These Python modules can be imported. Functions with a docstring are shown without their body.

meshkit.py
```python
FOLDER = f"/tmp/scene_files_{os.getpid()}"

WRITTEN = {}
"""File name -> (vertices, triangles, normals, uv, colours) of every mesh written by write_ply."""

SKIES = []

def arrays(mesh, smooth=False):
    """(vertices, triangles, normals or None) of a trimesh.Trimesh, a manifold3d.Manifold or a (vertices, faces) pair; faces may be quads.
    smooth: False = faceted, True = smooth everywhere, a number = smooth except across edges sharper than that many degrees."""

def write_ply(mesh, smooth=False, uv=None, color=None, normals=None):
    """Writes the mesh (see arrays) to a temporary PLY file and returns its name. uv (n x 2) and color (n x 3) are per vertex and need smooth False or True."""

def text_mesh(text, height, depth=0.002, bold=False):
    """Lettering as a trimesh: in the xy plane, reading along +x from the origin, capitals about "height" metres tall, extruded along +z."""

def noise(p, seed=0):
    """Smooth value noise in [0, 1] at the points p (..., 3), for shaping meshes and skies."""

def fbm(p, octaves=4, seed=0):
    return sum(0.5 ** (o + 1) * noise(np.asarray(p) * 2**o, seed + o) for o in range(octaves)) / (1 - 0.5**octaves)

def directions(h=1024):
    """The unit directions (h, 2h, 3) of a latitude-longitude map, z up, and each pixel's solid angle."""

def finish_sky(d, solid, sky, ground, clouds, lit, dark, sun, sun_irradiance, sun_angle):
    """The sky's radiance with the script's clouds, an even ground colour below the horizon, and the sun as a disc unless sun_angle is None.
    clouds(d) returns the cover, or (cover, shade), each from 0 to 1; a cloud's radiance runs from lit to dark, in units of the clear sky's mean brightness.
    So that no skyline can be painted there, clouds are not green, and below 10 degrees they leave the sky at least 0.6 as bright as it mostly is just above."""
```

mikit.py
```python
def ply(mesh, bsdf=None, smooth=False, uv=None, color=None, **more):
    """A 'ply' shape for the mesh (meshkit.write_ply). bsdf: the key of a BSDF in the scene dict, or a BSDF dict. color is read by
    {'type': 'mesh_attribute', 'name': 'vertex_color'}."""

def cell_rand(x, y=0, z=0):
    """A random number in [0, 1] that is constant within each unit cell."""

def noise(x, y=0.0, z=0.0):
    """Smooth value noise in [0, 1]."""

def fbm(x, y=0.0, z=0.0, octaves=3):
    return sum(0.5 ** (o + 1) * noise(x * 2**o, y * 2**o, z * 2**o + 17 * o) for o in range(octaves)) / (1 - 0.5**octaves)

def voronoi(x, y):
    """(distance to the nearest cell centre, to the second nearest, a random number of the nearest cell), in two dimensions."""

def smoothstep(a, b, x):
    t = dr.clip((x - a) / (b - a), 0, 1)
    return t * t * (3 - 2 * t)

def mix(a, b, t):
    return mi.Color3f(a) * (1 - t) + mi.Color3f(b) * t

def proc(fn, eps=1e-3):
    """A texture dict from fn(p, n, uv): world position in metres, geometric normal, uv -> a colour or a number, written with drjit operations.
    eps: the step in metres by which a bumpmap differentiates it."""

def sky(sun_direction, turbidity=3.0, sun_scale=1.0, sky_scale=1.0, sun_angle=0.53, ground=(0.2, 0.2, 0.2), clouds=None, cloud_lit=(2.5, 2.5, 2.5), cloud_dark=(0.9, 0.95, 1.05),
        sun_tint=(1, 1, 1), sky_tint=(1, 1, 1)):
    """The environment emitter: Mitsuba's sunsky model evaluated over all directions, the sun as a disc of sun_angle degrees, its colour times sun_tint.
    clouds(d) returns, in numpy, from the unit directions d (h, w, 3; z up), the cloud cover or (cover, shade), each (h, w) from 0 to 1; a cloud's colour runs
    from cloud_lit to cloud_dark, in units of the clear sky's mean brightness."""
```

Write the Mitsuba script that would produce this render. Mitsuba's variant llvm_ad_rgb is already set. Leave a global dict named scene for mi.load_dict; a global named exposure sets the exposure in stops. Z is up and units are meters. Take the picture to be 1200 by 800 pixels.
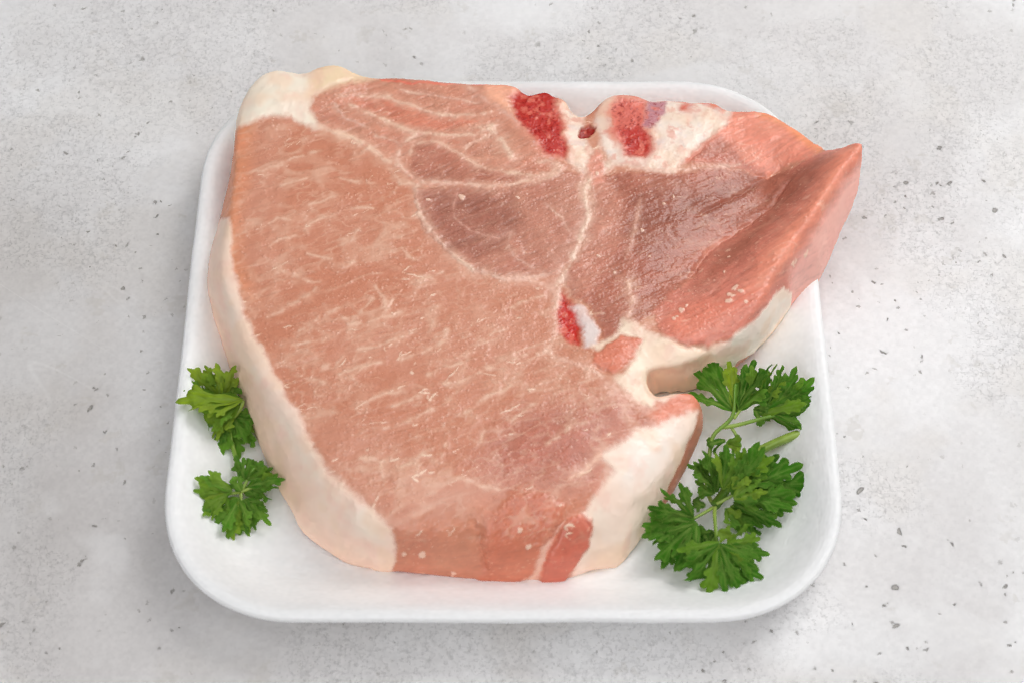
import math
import numpy as np
import drjit as dr
import mitsuba as mi
import mikit, meshkit
from mikit import proc, noise, fbm, voronoi, cell_rand, smoothstep, mix
from scipy.spatial import Delaunay, cKDTree
from scipy.interpolate import RBFInterpolator

T = mi.ScalarTransform4f
scene, labels = {}, {}

# ------------------------------------------------------------------ camera, lamps, exposure
PITCH, DIST = math.radians(57.52), 0.6678
EYE = (0.0, -DIST * math.cos(PITCH), DIST * math.sin(PITCH))
scene["camera"] = {
    "type": "thinlens", "fov": math.degrees(2 * math.atan(600 / 2200.0)), "fov_axis": "x",
    "to_world": T().look_at(origin=EYE, target=(0, 0, 0), up=(0, 0, 1)),
    "aperture_radius": 0.0026, "focus_distance": 0.672, "near_clip": 0.01, "far_clip": 100.0,
}
exposure = 0.0


def softbox(key, label, origin, target, w, h, radiance):
    """A photographer's softbox: a lit diffuser sheet in a dark shallow hood."""
    place = T().look_at(origin=origin, target=target, up=(0, 0.05, 1))
    scene[key + "__diffuser"] = {"type": "rectangle", "to_world": place @ T().scale([w / 2, h / 2, 1]),
                                 "bsdf": {"type": "diffuse", "reflectance": {"type": "rgb", "value": 0.6}},
                                 "emitter": {"type": "area", "radiance": {"type": "rgb", "value": list(radiance)}}}
    a, b, c = w / 2 + .004, h / 2 + .004, .22
    v = [(-a, -b, 0.004), (a, -b, 0.004), (a, b, 0.004), (-a, b, 0.004), (-a * .25, -b * .25, -c), (a * .25, -b * .25, -c), (a * .25, b * .25, -c), (-a * .25, b * .25, -c)]
    f = [(0, 1, 5, 4), (1, 2, 6, 5), (2, 3, 7, 6), (3, 0, 4, 7), (4, 5, 6, 7)]
    scene[key + "__hood"] = mikit.ply((v, f), "hood_black", to_world=place)
    labels[key] = {"label": label, "category": "lamp"}


scene["hood_black"] = {"type": "twosided", "bsdf": {"type": "diffuse", "reflectance": {"type": "rgb", "value": 0.03}}}
softbox("softbox_lamp", "large studio softbox high behind the right side of the foam tray", (0.60, 0.56, 0.92), (0.0, 0.0, 0.0), 0.72, 0.72, (5.6, 5.56, 5.5))
softbox("softbox_lamp_001", "added wide overhead softbox standing in for ambient room light", (0.12, -0.20, 1.75), (0.0, 0.0, 0.0), 1.7, 1.3, (1.55, 1.55, 1.57))  # unseen lamp added in place of ambient room bounce
softbox("softbox_lamp_003", "added small square softbox brightening the flap side from the right front", (1.0, -0.62, 0.62), (0.0, 0.0, 0.0), 0.6, 0.6, (1.5, 1.48, 1.46))  # unseen lamp added to brighten the side fat and outer flap
softbox("softbox_lamp_002", "fill softbox on the camera side of the tabletop", (-0.55, -1.05, 0.95), (0.0, 0.0, 0.02), 1.5, 1.1, (1.75, 1.75, 1.77))


def mesh_entry(key, v, f, bsdf, normals=None, uv=None, color=None):
    """One ply entry with the given vertex normals (smooth) or none (faceted)."""
    v = np.asarray(v, float)
    path = meshkit.write_ply((v, np.asarray(f)), False, uv, color, normals)
    scene[key] = {"type": "ply", "filename": path, "face_normals": normals is None, "bsdf": {"type": "ref", "id": bsdf}}


def vertex_normals(v, f):
    n = np.zeros_like(v)
    c = np.cross(v[f[:, 1]] - v[f[:, 0]], v[f[:, 2]] - v[f[:, 0]])
    for k in range(3):
        for j in range(3):
            n[:, j] += np.bincount(f[:, k], c[:, j], len(v))
    return n / np.maximum(np.linalg.norm(n, axis=1, keepdims=True), 1e-30)


def srgb(*c):
    c = np.asarray(c, float) / 255.0
    return np.where(c <= 0.04045, c / 12.92, ((c + 0.055) / 1.055) ** 2.4)


# ------------------------------------------------------------------ tabletop: pale concrete-look stone slab
def pits(x, y, size, share, seed, lo=.16, hi=.34):
    """Scattered small holes: 1 in a hole, 0 outside; one candidate hole per cell of the given size (m)."""
    wx = x + .35 * size * (noise(x / size * 2.3, y / size * 2.3, seed) - .5)
    wy = y + .35 * size * (noise(x / size * 2.3, y / size * 2.3, seed + 9) - .5)
    wx += .5 * size * hi * 2 * (noise(x / size * 9, y / size * 9, seed + 3) - .5)
    wy += .5 * size * hi * 2 * (noise(x / size * 9, y / size * 9, seed + 5) - .5)
    d, d2, r = voronoi(wx / size + seed * 7.3, wy / size + seed * 3.1)
    grow = dr.select(r < share, lo + (hi - lo) * (r / share), 0.0)
    return dr.select(r < share, 1 - smoothstep(grow * .55, grow + 1e-4, d), 0.0)


def stone_height(x, y):
    rough = smoothstep(.50, .64, fbm(x * 17 + 3, y * 17, 2.0, 4))
    fine = fbm(x * 700, y * 700, 0.0, 3)
    worm = 1 - smoothstep(.0, .07, dr.abs(fbm(x * 260, y * 260, 5.0, 3) - .5))
    some = smoothstep(.40, .62, fbm(x * 30 + 5, y * 30, 7.0, 3))
    p = (pits(x, y, .017, .08, 1, .03, .085) * (.4 + .6 * some) + pits(x, y, .0075, .14, 2, .05, .14) * (.25 + .75 * some)
         + .7 * pits(x, y, .0034, .09, 3, .08, .22) * some + .35 * pits(x, y, .0019, .16, 4, .10, .26) * rough)
    return dr.clip(p, 0, 1), rough, fine, worm


def stone_color(p, n, uv):
    x, y = p.x, p.y
    q, rough, fine, worm = stone_height(x, y)
    cloud = fbm(x * 8, y * 8, 1.0, 5)
    patch = fbm(x * 27 + 7, y * 22, 4.0, 5)
    base = mix(mi.Color3f(.695, .680, .675), mi.Color3f(.800, .798, .800), smoothstep(.34, .62, .5 * cloud + .5 * patch))
    warm = smoothstep(.50, .72, fbm(x * 31 + 11, y * 37, 6.0, 4))
    base = mix(base, mi.Color3f(.70, .672, .640), .40 * warm)
    shade_mottle = dr.exp(-dr.square((x + .185) / .075) - dr.square((y + .03) / .10)) + .55 * dr.exp(-dr.square((x + .05) / .20) - dr.square((y + .155) / .05))  # stone mottling plus soft tray shade painted darker, left and in front
    shade_mottle = shade_mottle * (.55 + .9 * fbm(x * 14 + 1.7, y * 16 + 2.2, 12.0, 4))
    base = mix(base, base * mi.Color3f(.68, .66, .645), dr.clip(shade_mottle, 0, 1))
    base = base * (1 - .10 * rough * worm) * (.93 + .13 * fine)
    grain = smoothstep(.58, .80, fbm(x * 1250, y * 1250, 3.0, 2))
    base = base * (1 - .15 * grain * (.15 + .85 * rough)) * (1 + .10 * rough * (fbm(x * 900 + 3, y * 900, 14.0, 2) - .4))
    stain = pits(x, y, .013, .22, 5, .15, .42) * smoothstep(.42, .62, fbm(x * 150, y * 150, 8.0, 3))
    base = mix(base, mi.Color3f(.47, .44, .39), .22 * stain)
    pale = smoothstep(.60, .72, fbm(x * 45, y * 45 + 4, 9.0, 3))
    base = mix(base, mi.Color3f(.86, .86, .86), .22 * pale)
    scratch = 1 - smoothstep(.0, .006, dr.abs(fbm(x * 22 + y * 30, y * 4 - x * 3, 9.0, 2) - .42))
    base = mix(base, mi.Color3f(.78, .77, .76), .22 * scratch * smoothstep(.5, .7, cloud))
    return mix(base, mi.Color3f(.27, .255, .23), .74 * q)


def stone_bump(p, n, uv):
    q, rough, fine, worm = stone_height(p.x, p.y)
    return -.0007 * q - .00010 * rough * worm + .00010 * fine + .0004 * fbm(p.x * 60, p.y * 60, 3.0, 3)


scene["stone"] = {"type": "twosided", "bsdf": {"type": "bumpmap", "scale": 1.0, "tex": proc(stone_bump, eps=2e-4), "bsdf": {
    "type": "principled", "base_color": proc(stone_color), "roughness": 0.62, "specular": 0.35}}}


def slab(w, d, thick, r, steps=10):
    ring = []
    for cx, cy, a0 in ((w - r, d - r, 0), (-w + r, d - r, 90), (-w + r, -d + r, 180), (w - r, -d + r, 270)):
        for k in range(steps + 1):
            a = math.radians(a0 + 90 * k / steps)
            ring.append((cx + r * math.cos(a), cy + r * math.sin(a)))
    ring = np.array(ring)
    n, rows = len(ring), [(0.0, -thick), (1.0, -thick), (1.0, -.003), (.998, -.0008), (.995, 0.0), (0.0, 0.0)]
    v = np.vstack([np.c_[ring * s, np.full(n, z)] for s, z in rows])
    f = [(a * n + k, a * n + (k + 1) % n, (a + 1) * n + (k + 1) % n, (a + 1) * n + k) for a in range(len(rows) - 1) for k in range(n)]
    return v, f


v, f = slab(.85, .65, .03, .02)
v[:, 1] += .05
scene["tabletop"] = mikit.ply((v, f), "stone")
labels["tabletop"] = {"label": "pale grey pitted concrete-look stone tabletop under the tray", "category": "table", "kind": "structure"}


# ------------------------------------------------------------------ white foam tray
TRAY_X, TRAY_Y, TRAY_W, TRAY_D, TRAY_R = -.0029, -.0052, .1108, .1104, .0475


def tray_ring(inset, n=360):
    """Rounded square, inset by so many metres, evenly sampled."""
    r = max(TRAY_R - inset, .006)
    w, d = TRAY_W - inset, TRAY_D - inset
    a = np.linspace(0, 2 * np.pi, 4 * n, endpoint=False)
    e = 2.0 / 2.2
    pts = []
    for cx, cy, a0 in ((w - r, d - r, 0), (-w + r, d - r, .5), (-w + r, -d + r, 1.0), (w - r, -d + r, 1.5)):
        for k in range(60):
            t = (k / 59.0) * np.pi / 2
            c, s = math.cos(t) ** e * r, math.sin(t) ** e * r
            q = a0 * np.pi
            ca, sa = round(math.cos(q)), round(math.sin(q))
            pts.append((cx + c * ca - s * sa, cy + c * sa + s * ca))
    pts = np.array(pts)
    L = np.r_[0, np.cumsum(np.linalg.norm(np.diff(np.vstack([pts, pts[:1]]), axis=0), axis=1))]
    s = np.linspace(0, L[-1], n, endpoint=False)
    loop = np.vstack([pts, pts[:1]])
    return np.c_[np.interp(s, L, loop[:, 0]), np.interp(s, L, loop[:, 1])]


def tray_mesh():
    # (inset, height) in mm, from under the floor round the lip to the middle of the floor
    key = np.array([(75, .0), (40, .0), (24, .0), (20, .3), (17, 1.2), (11, 6), (5, 11.6), (1.6, 15), (.4, 16), (0, 16.9), (.2, 17.7), (.9, 18.3), (2.0, 18.5), (3.6, 18.2), (6.0, 16.9),
                    (9, 14.6), (12.5, 11.6), (16, 8.9), (20, 6.6), (25, 5.0), (31, 4.2), (40, 4), (58, 4), (75, 4), (92, 4)], float)
    s = np.r_[0, np.cumsum(np.linalg.norm(np.diff(key, axis=0), axis=1))]
    from scipy.interpolate import PchipInterpolator
    t = np.unique(np.r_[s, np.linspace(s[3], s[-4], 70)])
    prof = np.c_[PchipInterpolator(s, key[:, 0])(t), PchipInterpolator(s, key[:, 1])(t)] / 1000
    n = 360
    rings = [np.c_[tray_ring(i, n) + (TRAY_X, TRAY_Y), np.full(n, z)] for i, z in prof]
    v = np.vstack(rings)
    m = len(rings)
    k = np.arange(n)
    f = np.vstack([np.c_[a * n + k, a * n + (k + 1) % n, (a + 1) * n + (k + 1) % n, (a + 1) * n + k] for a in range(m - 1)])
    v = np.vstack([v, [[TRAY_X, TRAY_Y, 0.0], [TRAY_X, TRAY_Y, .004]]])
    f = np.vstack([f[:, [0, 1, 2]], f[:, [0, 2, 3]], np.c_[np.full(n, len(v) - 2), (k + 1) % n, k], np.c_[(m - 1) * n + k, (m - 1) * n + (k + 1) % n, np.full(n, len(v) - 1)]])
    w = (meshkit.fbm(v * 45, 3) - .5)[:, None] * .0007
    v = v + w * np.array([1, 1, .4]) * (v[:, 2:] > .0005)
    return v, f


def foam_bump(p, n, uv):
    x, y, z = p.x * 1, p.y * 1, p.z * 1
    a, b, r = voronoi((x + .9 * z) * 900, (y + .8 * z) * 900)
    return .00016 * (1 - a) + .00020 * noise(x * 420, y * 420, z * 420) + .0003 * noise(x * 60, y * 60, z * 60)


def foam_color(p, n, uv):
    g = noise(p.x * 800, p.y * 800, p.z * 800)
    return mix(mi.Color3f(.80, .806, .81), mi.Color3f(.855, .86, .862), g)


scene["foam"] = {"type": "twosided", "bsdf": {"type": "bumpmap", "scale": 1.0, "tex": proc(foam_bump, eps=1.5e-4), "bsdf": {
    "type": "principled", "base_color": proc(foam_color), "roughness": 0.42, "specular": 0.4}}}
v, f = tray_mesh()
mesh_entry("foam_tray", v, f, "foam", vertex_normals(v, f))
labels["foam_tray"] = {"label": "white square foam tray with rounded corners under the raw pork chop", "category": "tray"}


# measured outline of the cut: top edge x, y, z, lower edge x, y, z (mm), edge rounding, spread
OUTLINE = [(-98.7, 82.23, 32, -99.19, 82.34, 5, 2.5, 1), (-96.85, 88.25, 33, -97.3, 88.47, 5, 3, 1), (-93.88, 91.87, 34, -94.62, 92.54, 5, 3, 1), (-90.33, 95.52, 34.5, -90.85, 96.37, 5, 3,
     1), (-86.02, 96.75, 34.5, -86.07, 97.75, 5, 3, 1), (-81.62, 95.95, 34, -81.48, 96.94, 5, 3, 1), (-77.88, 95.56, 33.5, -77.98, 96.56, 5, 2, 1), (-73.51, 96.77, 34, -73.83, 97.72, 5, 2,
     1), (-68.23, 98.81, 34.5, -68.43, 99.78, 5, 2, 1), (-63.56, 98.83, 34, -63.32, 99.8, 5, 2, 1), (-58.17, 96.4, 33, -57.88, 97.36, 5, 2, 1), (-50.31, 94.8, 32, -50.21, 95.79, 5, 1.5, 1),
     (-40.87, 94.8, 32, -40.81, 95.8, 5, 1.2, 1), (-25.14, 93.18, 31.5, -25.04, 94.17, 5, 1.2, 1), (-12.56, 91.96, 31.5, -12.48, 92.95, 5, 1.2, 1), (0, 91.14, 31.5, 0.17, 92.13, 5, 1.2, 1),
     (3.76, 89.12, 31, 4.23, 90.01, 5, 1, 1), (6.88, 87.49, 31.5, 6.93, 88.49, 5, 0.8, 1), (12.52, 88.69, 32, 12.62, 89.68, 5, 0.8, 1), (15, 86.66, 32, 15.58, 87.48, 5, 0.8, 1), (19.33,
     83.84, 32, 20, 84.58, 5, 1, 1), (21.19, 81.07, 30.5, 21.19, 81.07, 5, 1.5, 0.4), (24.93, 78.7, 29, 24.83, 77.7, 5, 1.5, 0.3), (29.28, 80.27, 30.5, 29.28, 80.27, 5, 1.5, 0.4), (33.07,
     83.85, 31.5, 32.48, 84.66, 5, 1, 1), (37.48, 86.26, 32, 37.28, 87.24, 5, 1, 1), (44.66, 86.26, 32, 44.84, 87.24, 5, 1, 1), (50.85, 83.85, 31.5, 51, 84.84, 5, 1, 1), (57.1, 84.26, 31.5,
     57.13, 85.26, 5, 1, 1), (65.49, 83.45, 31.5, 65.56, 84.45, 5, 1, 1), (73.57, 83.05, 31.5, 73.86, 84.01, 5, 1, 1), (77.43, 79.84, 31.5, 77.84, 80.75, 5, 1, 1), (81.44, 79.44, 31.5,
     81.44, 79.44, 5, 2, 1), (92.18, 78.23, 32, 92.18, 78.23, 5, 2, 1), (97.99, 73.85, 32.5, 97.3, 73.12, 5, 2, 1), (104.31, 66.73, 34, 102.76, 65.47, 5, 2, 1), (109.55, 59.69, 36, 107.03,
     58.06, 12, 1.5, 0.8), (112.17, 54.61, 40, 108.31, 51.43, 12, 1, 0.6), (116.4, 51.38, 46, 112.72, 44.28, 12, 0.8, 0.6), (120.16, 50.47, 50, 116.23, 42.38, 12, 0.8, 0.6), (121.41, 48.94,
     50.5, 119.01, 41.03, 26, 1, 0.6), (118.13, 44.11, 49.5, 118.19, 36.5, 24.5, 2, 1), (110.67, 34.52, 48, 113.4, 26.7, 20, 3.5, 1), (101.2, 20.39, 44, 107.96, 15.74, 13, 4, 1), (95.95,
     13.59, 42, 102.99, 11.51, 9, 4.5, 1), (90.37, 4.36, 39, 98.6, 8.77, 6, 4, 1), (83.49, -7.56, 36, 91.07, -0.32, 5, 2, 1), (76.25, -16.57, 33.5, 82.31, -9.57, 5, 2, 1), (68.66, -22.09,
     31.5, 73.72, -17.98, 5, 2, 0.8), (64.58, -24.14, 31, 68.8, -20.76, 5, 1.5, 0.4), (57.01, -27.86, 30.5, 60.95, -23.53, 5, 1.5, 0.25), (50.67, -29.54, 30.5, 54.69, -24.56, 5, 1.5, 0.2),
     (46.07, -30.54, 30.5, 50.82, -25.25, 5, 1.5, 0.15), (44.59, -32.21, 30.5, 48.68, -26.97, 5, 1.5, 0.12), (45.3, -36.55, 30, 48.01, -29.02, 5, 2, 0.12), (47.47, -39.55, 29.5, 50.55,
     -31.75, 5, 2, 0.15), (50.31, -39.22, 29.5, 54.28, -33.79, 5, 2, 0.2), (55.78, -37.93, 29, 59.2, -35.14, 5, 2, 0.3), (59.81, -38.32, 28, 62.62, -36.83, 5, 2, 0.6), (61.45, -41.02, 27,
     62.76, -39.86, 5, 2.5, 1), (60.65, -46.3, 26.5, 61.02, -45.21, 5, 3, 1), (56.37, -53.79, 26, 54.84, -59.35, 5, 5, 1), (48.91, -64.31, 26, 47.42, -72.52, 5, 7, 1), (39.97, -73.41, 26,
     40.51, -83.22, 5, 8, 1), (29.59, -80.21, 26, 34.1, -90.65, 5, 9, 1), (24.61, -82.67, 26, 25.67, -92.5, 5, 9, 1), (16.37, -84.8, 26, 15.02, -95.86, 5, 9, 1), (0, -85.97, 26.5, -7.79,
     -95.86, 5, 9, 1), (-16.33, -86.23, 27, -22.28, -94.64, 5, 8, 1), (-31.24, -87.39, 27.5, -36.27, -92.8, 5, 7, 1), (-39.42, -85.82, 28, -44.67, -91.88, 5, 6, 1), (-47.75, -80.9, 28.5,
     -56.02, -88.19, 5, 5, 1), (-56.32, -72.52, 29, -68.34, -78.84, 5, 4, 1), (-63.09, -64.38, 29, -74.96, -68.05, 5, 4, 1), (-69.76, -54.85, 29, -81.2, -56.09, 5, 4, 1), (-75.63, -45.44,
     29.5, -86.79, -42.54, 5, 4, 1), (-83.57, -31.9, 30, -94.28, -24.9, 5, 3.5, 1), (-90.23, -18.39, 30.5, -100.79, -6.74, 5, 3.5, 1), (-96.69, -1.78, 31, -106.77, 10.52, 5, 3, 1), (-99.9,
     8.83, 31, -107.95, 18.66, 6, 2.5, 1), (-100.29, 17.09, 31, -107.73, 28.38, 7, 2, 1), (-99.46, 25.84, 31.5, -105.89, 37.48, 8, 1.5, 1), (-98.86, 36.94, 31.5, -105.16, 45.17, 9, 1.5, 1),
     (-99.01, 50.15, 31.5, -101.72, 58.39, 10, 1.5, 1), (-99.62, 65.6, 31.5, -98.17, 69.46, 10, 1.5, 1), (-99.26, 76.65, 31.5, -98.16, 83.12, 8, 1.5, 1)]
HEIGHTS = [(-83.91, 84.55, 35), (-93.02, 80.96, 34.5), (-71.61, 85.39, 34), (-62.45, 90.61, 35), (-77.08, 70.69, 32.5), (-55.85, 78.62, 32.5), (-91.17, 51.68, 32), (-88.45, 14.58, 32),
     (-60.41, 44.08, 32), (-58.62, 7.42, 32), (-71.58, -20.37, 32), (-42.33, -37.1, 32), (-29.05, -3.15, 32), (-27.7, -59.45, 31.5), (0, -53.07, 31.5), (0, -20.37, 32), (22.26, -53.36, 32),
     (33.56, -47.08, 32.3), (13.72, -71.46, 30.5), (-16.42, -74.56, 30.5), (-32.9, -71.73, 31), (-55.7, -53.07, 31.5), (-18.09, 40.84, 31.3), (0, 29.15, 32), (11.8, 14.86, 31.6), (-11.8,
     14.72, 31.8), (-24.92, 83.04, 32), (-12.27, 63.25, 32), (6.1, 55.51, 32), (12.38, 74.8, 32.3), (16.95, 70.45, 32.8), (27.81, 70.33, 30.5), (30.54, 56.29, 31), (41.62, 70.61, 32.6),
     (58.53, 70.28, 33), (71.07, 74.23, 33), (54.95, 57.44, 32), (42.74, 57.44, 32), (26.77, 25.47, 32), (20.46, 4.01, 31.8), (35.81, 29.15, 32), (48.03, 36.57, 32), (60.46, 44.46, 31.5),
     (76.07, 50.92, 30.5), (29.14, 0.35, 32), (19.57, -16.2, 30.8), (27.32, -15.26, 32), (35.63, -24.26, 32.8), (39.59, -34.1, 32.5), (33.96, -33.79, 32), (44.55, -15.39, 32.2), (54.16,
     -24.74, 32.5), (62.83, -21.68, 33), (83.25, 70.69, 32.5), (91.95, 65.56, 34), (100.55, 60.48, 35.5), (85.48, 57.44, 32), (92.81, 50.92, 30.5), (98.73, 53.58, 33.5), (104.43, 54.67, 37),
     (90.74, 39.54, 28), (79.88, 29.09, 27), (68.99, 19.06, 28.2), (59.57, 5.38, 29.8), (50.61, -9.64, 31.3), (96.43, 44.45, 34), (107.3, 45.06, 43), (114.11, 46.03, 48), (99.68, 34.33,
     37.5), (104.94, 35, 43), (89.13, 26.22, 33.5), (95.61, 23.68, 39.5), (79.53, 14.23, 32.5), (87.71, 13.93, 38), (81.37, 4.32, 36.5), (69.9, 1.43, 33), (75.03, -5.49, 35.5), (63.36,
     -11.08, 33.5), (70.32, -13.46, 34.5), (57.4, -15.9, 33), (72.18, 37.31, 31), (59.58, 25.98, 31.3), (47.05, 11.13, 31.8), (40.67, -3.15, 32)]

# ------------------------------------------------------------------ pork chop: one closed surface, later split into its tissues
STEP = 0.31      # mm


def loop_resample(rows, step):
    """Closed Catmull-Rom through the outline rows, evenly sampled along the top edge."""
    a = np.asarray(rows, float)
    n = len(a)
    p0, p1, p2, p3 = (np.roll(a, k, 0) for k in (1, 0, -1, -2))
    # centripetal-like: limit tangents where the spacing jumps
    d01 = np.linalg.norm((p1 - p0)[:, :2], axis=1)[:, None]
    d12 = np.linalg.norm((p2 - p1)[:, :2], axis=1)[:, None]
    d23 = np.linalg.norm((p3 - p2)[:, :2], axis=1)[:, None]
    m1 = (p2 - p0) / (d01 + d12) * d12
    m2 = (p3 - p1) / (d12 + d23) * d12
    out = []
    for t in np.linspace(0, 1, 24, endpoint=False):
        h = (2 * t**3 - 3 * t**2 + 1, t**3 - 2 * t**2 + t, -2 * t**3 + 3 * t**2, t**3 - t**2)
        out.append(h[0] * p1 + h[1] * m1 + h[2] * p2 + h[3] * m2)
    fine = np.stack(out, 1).reshape(n * 24, -1)
    fine = np.vstack([fine, fine[:1]])
    s = np.r_[0, np.cumsum(np.linalg.norm(np.diff(fine[:, :2], axis=0), axis=1))]
    m = int(s[-1] / step)
    q = np.linspace(0, s[-1], m, endpoint=False)
    return np.stack([np.interp(q, s, fine[:, k]) for k in range(fine.shape[1])], 1)


def inside(poly, pts):
    """Points in polygon, by crossings."""
    x, y = pts[:, 0], pts[:, 1]
    c = np.zeros(len(pts), bool)
    for (x0, y0), (x1, y1) in zip(poly, np.roll(poly, -1, 0)):
        if y0 == y1:
            continue
        hit = (y0 > y) != (y1 > y)
        c ^= hit & (x < (x1 - x0) * (y - y0) / (y1 - y0) + x0)
    return c


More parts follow.
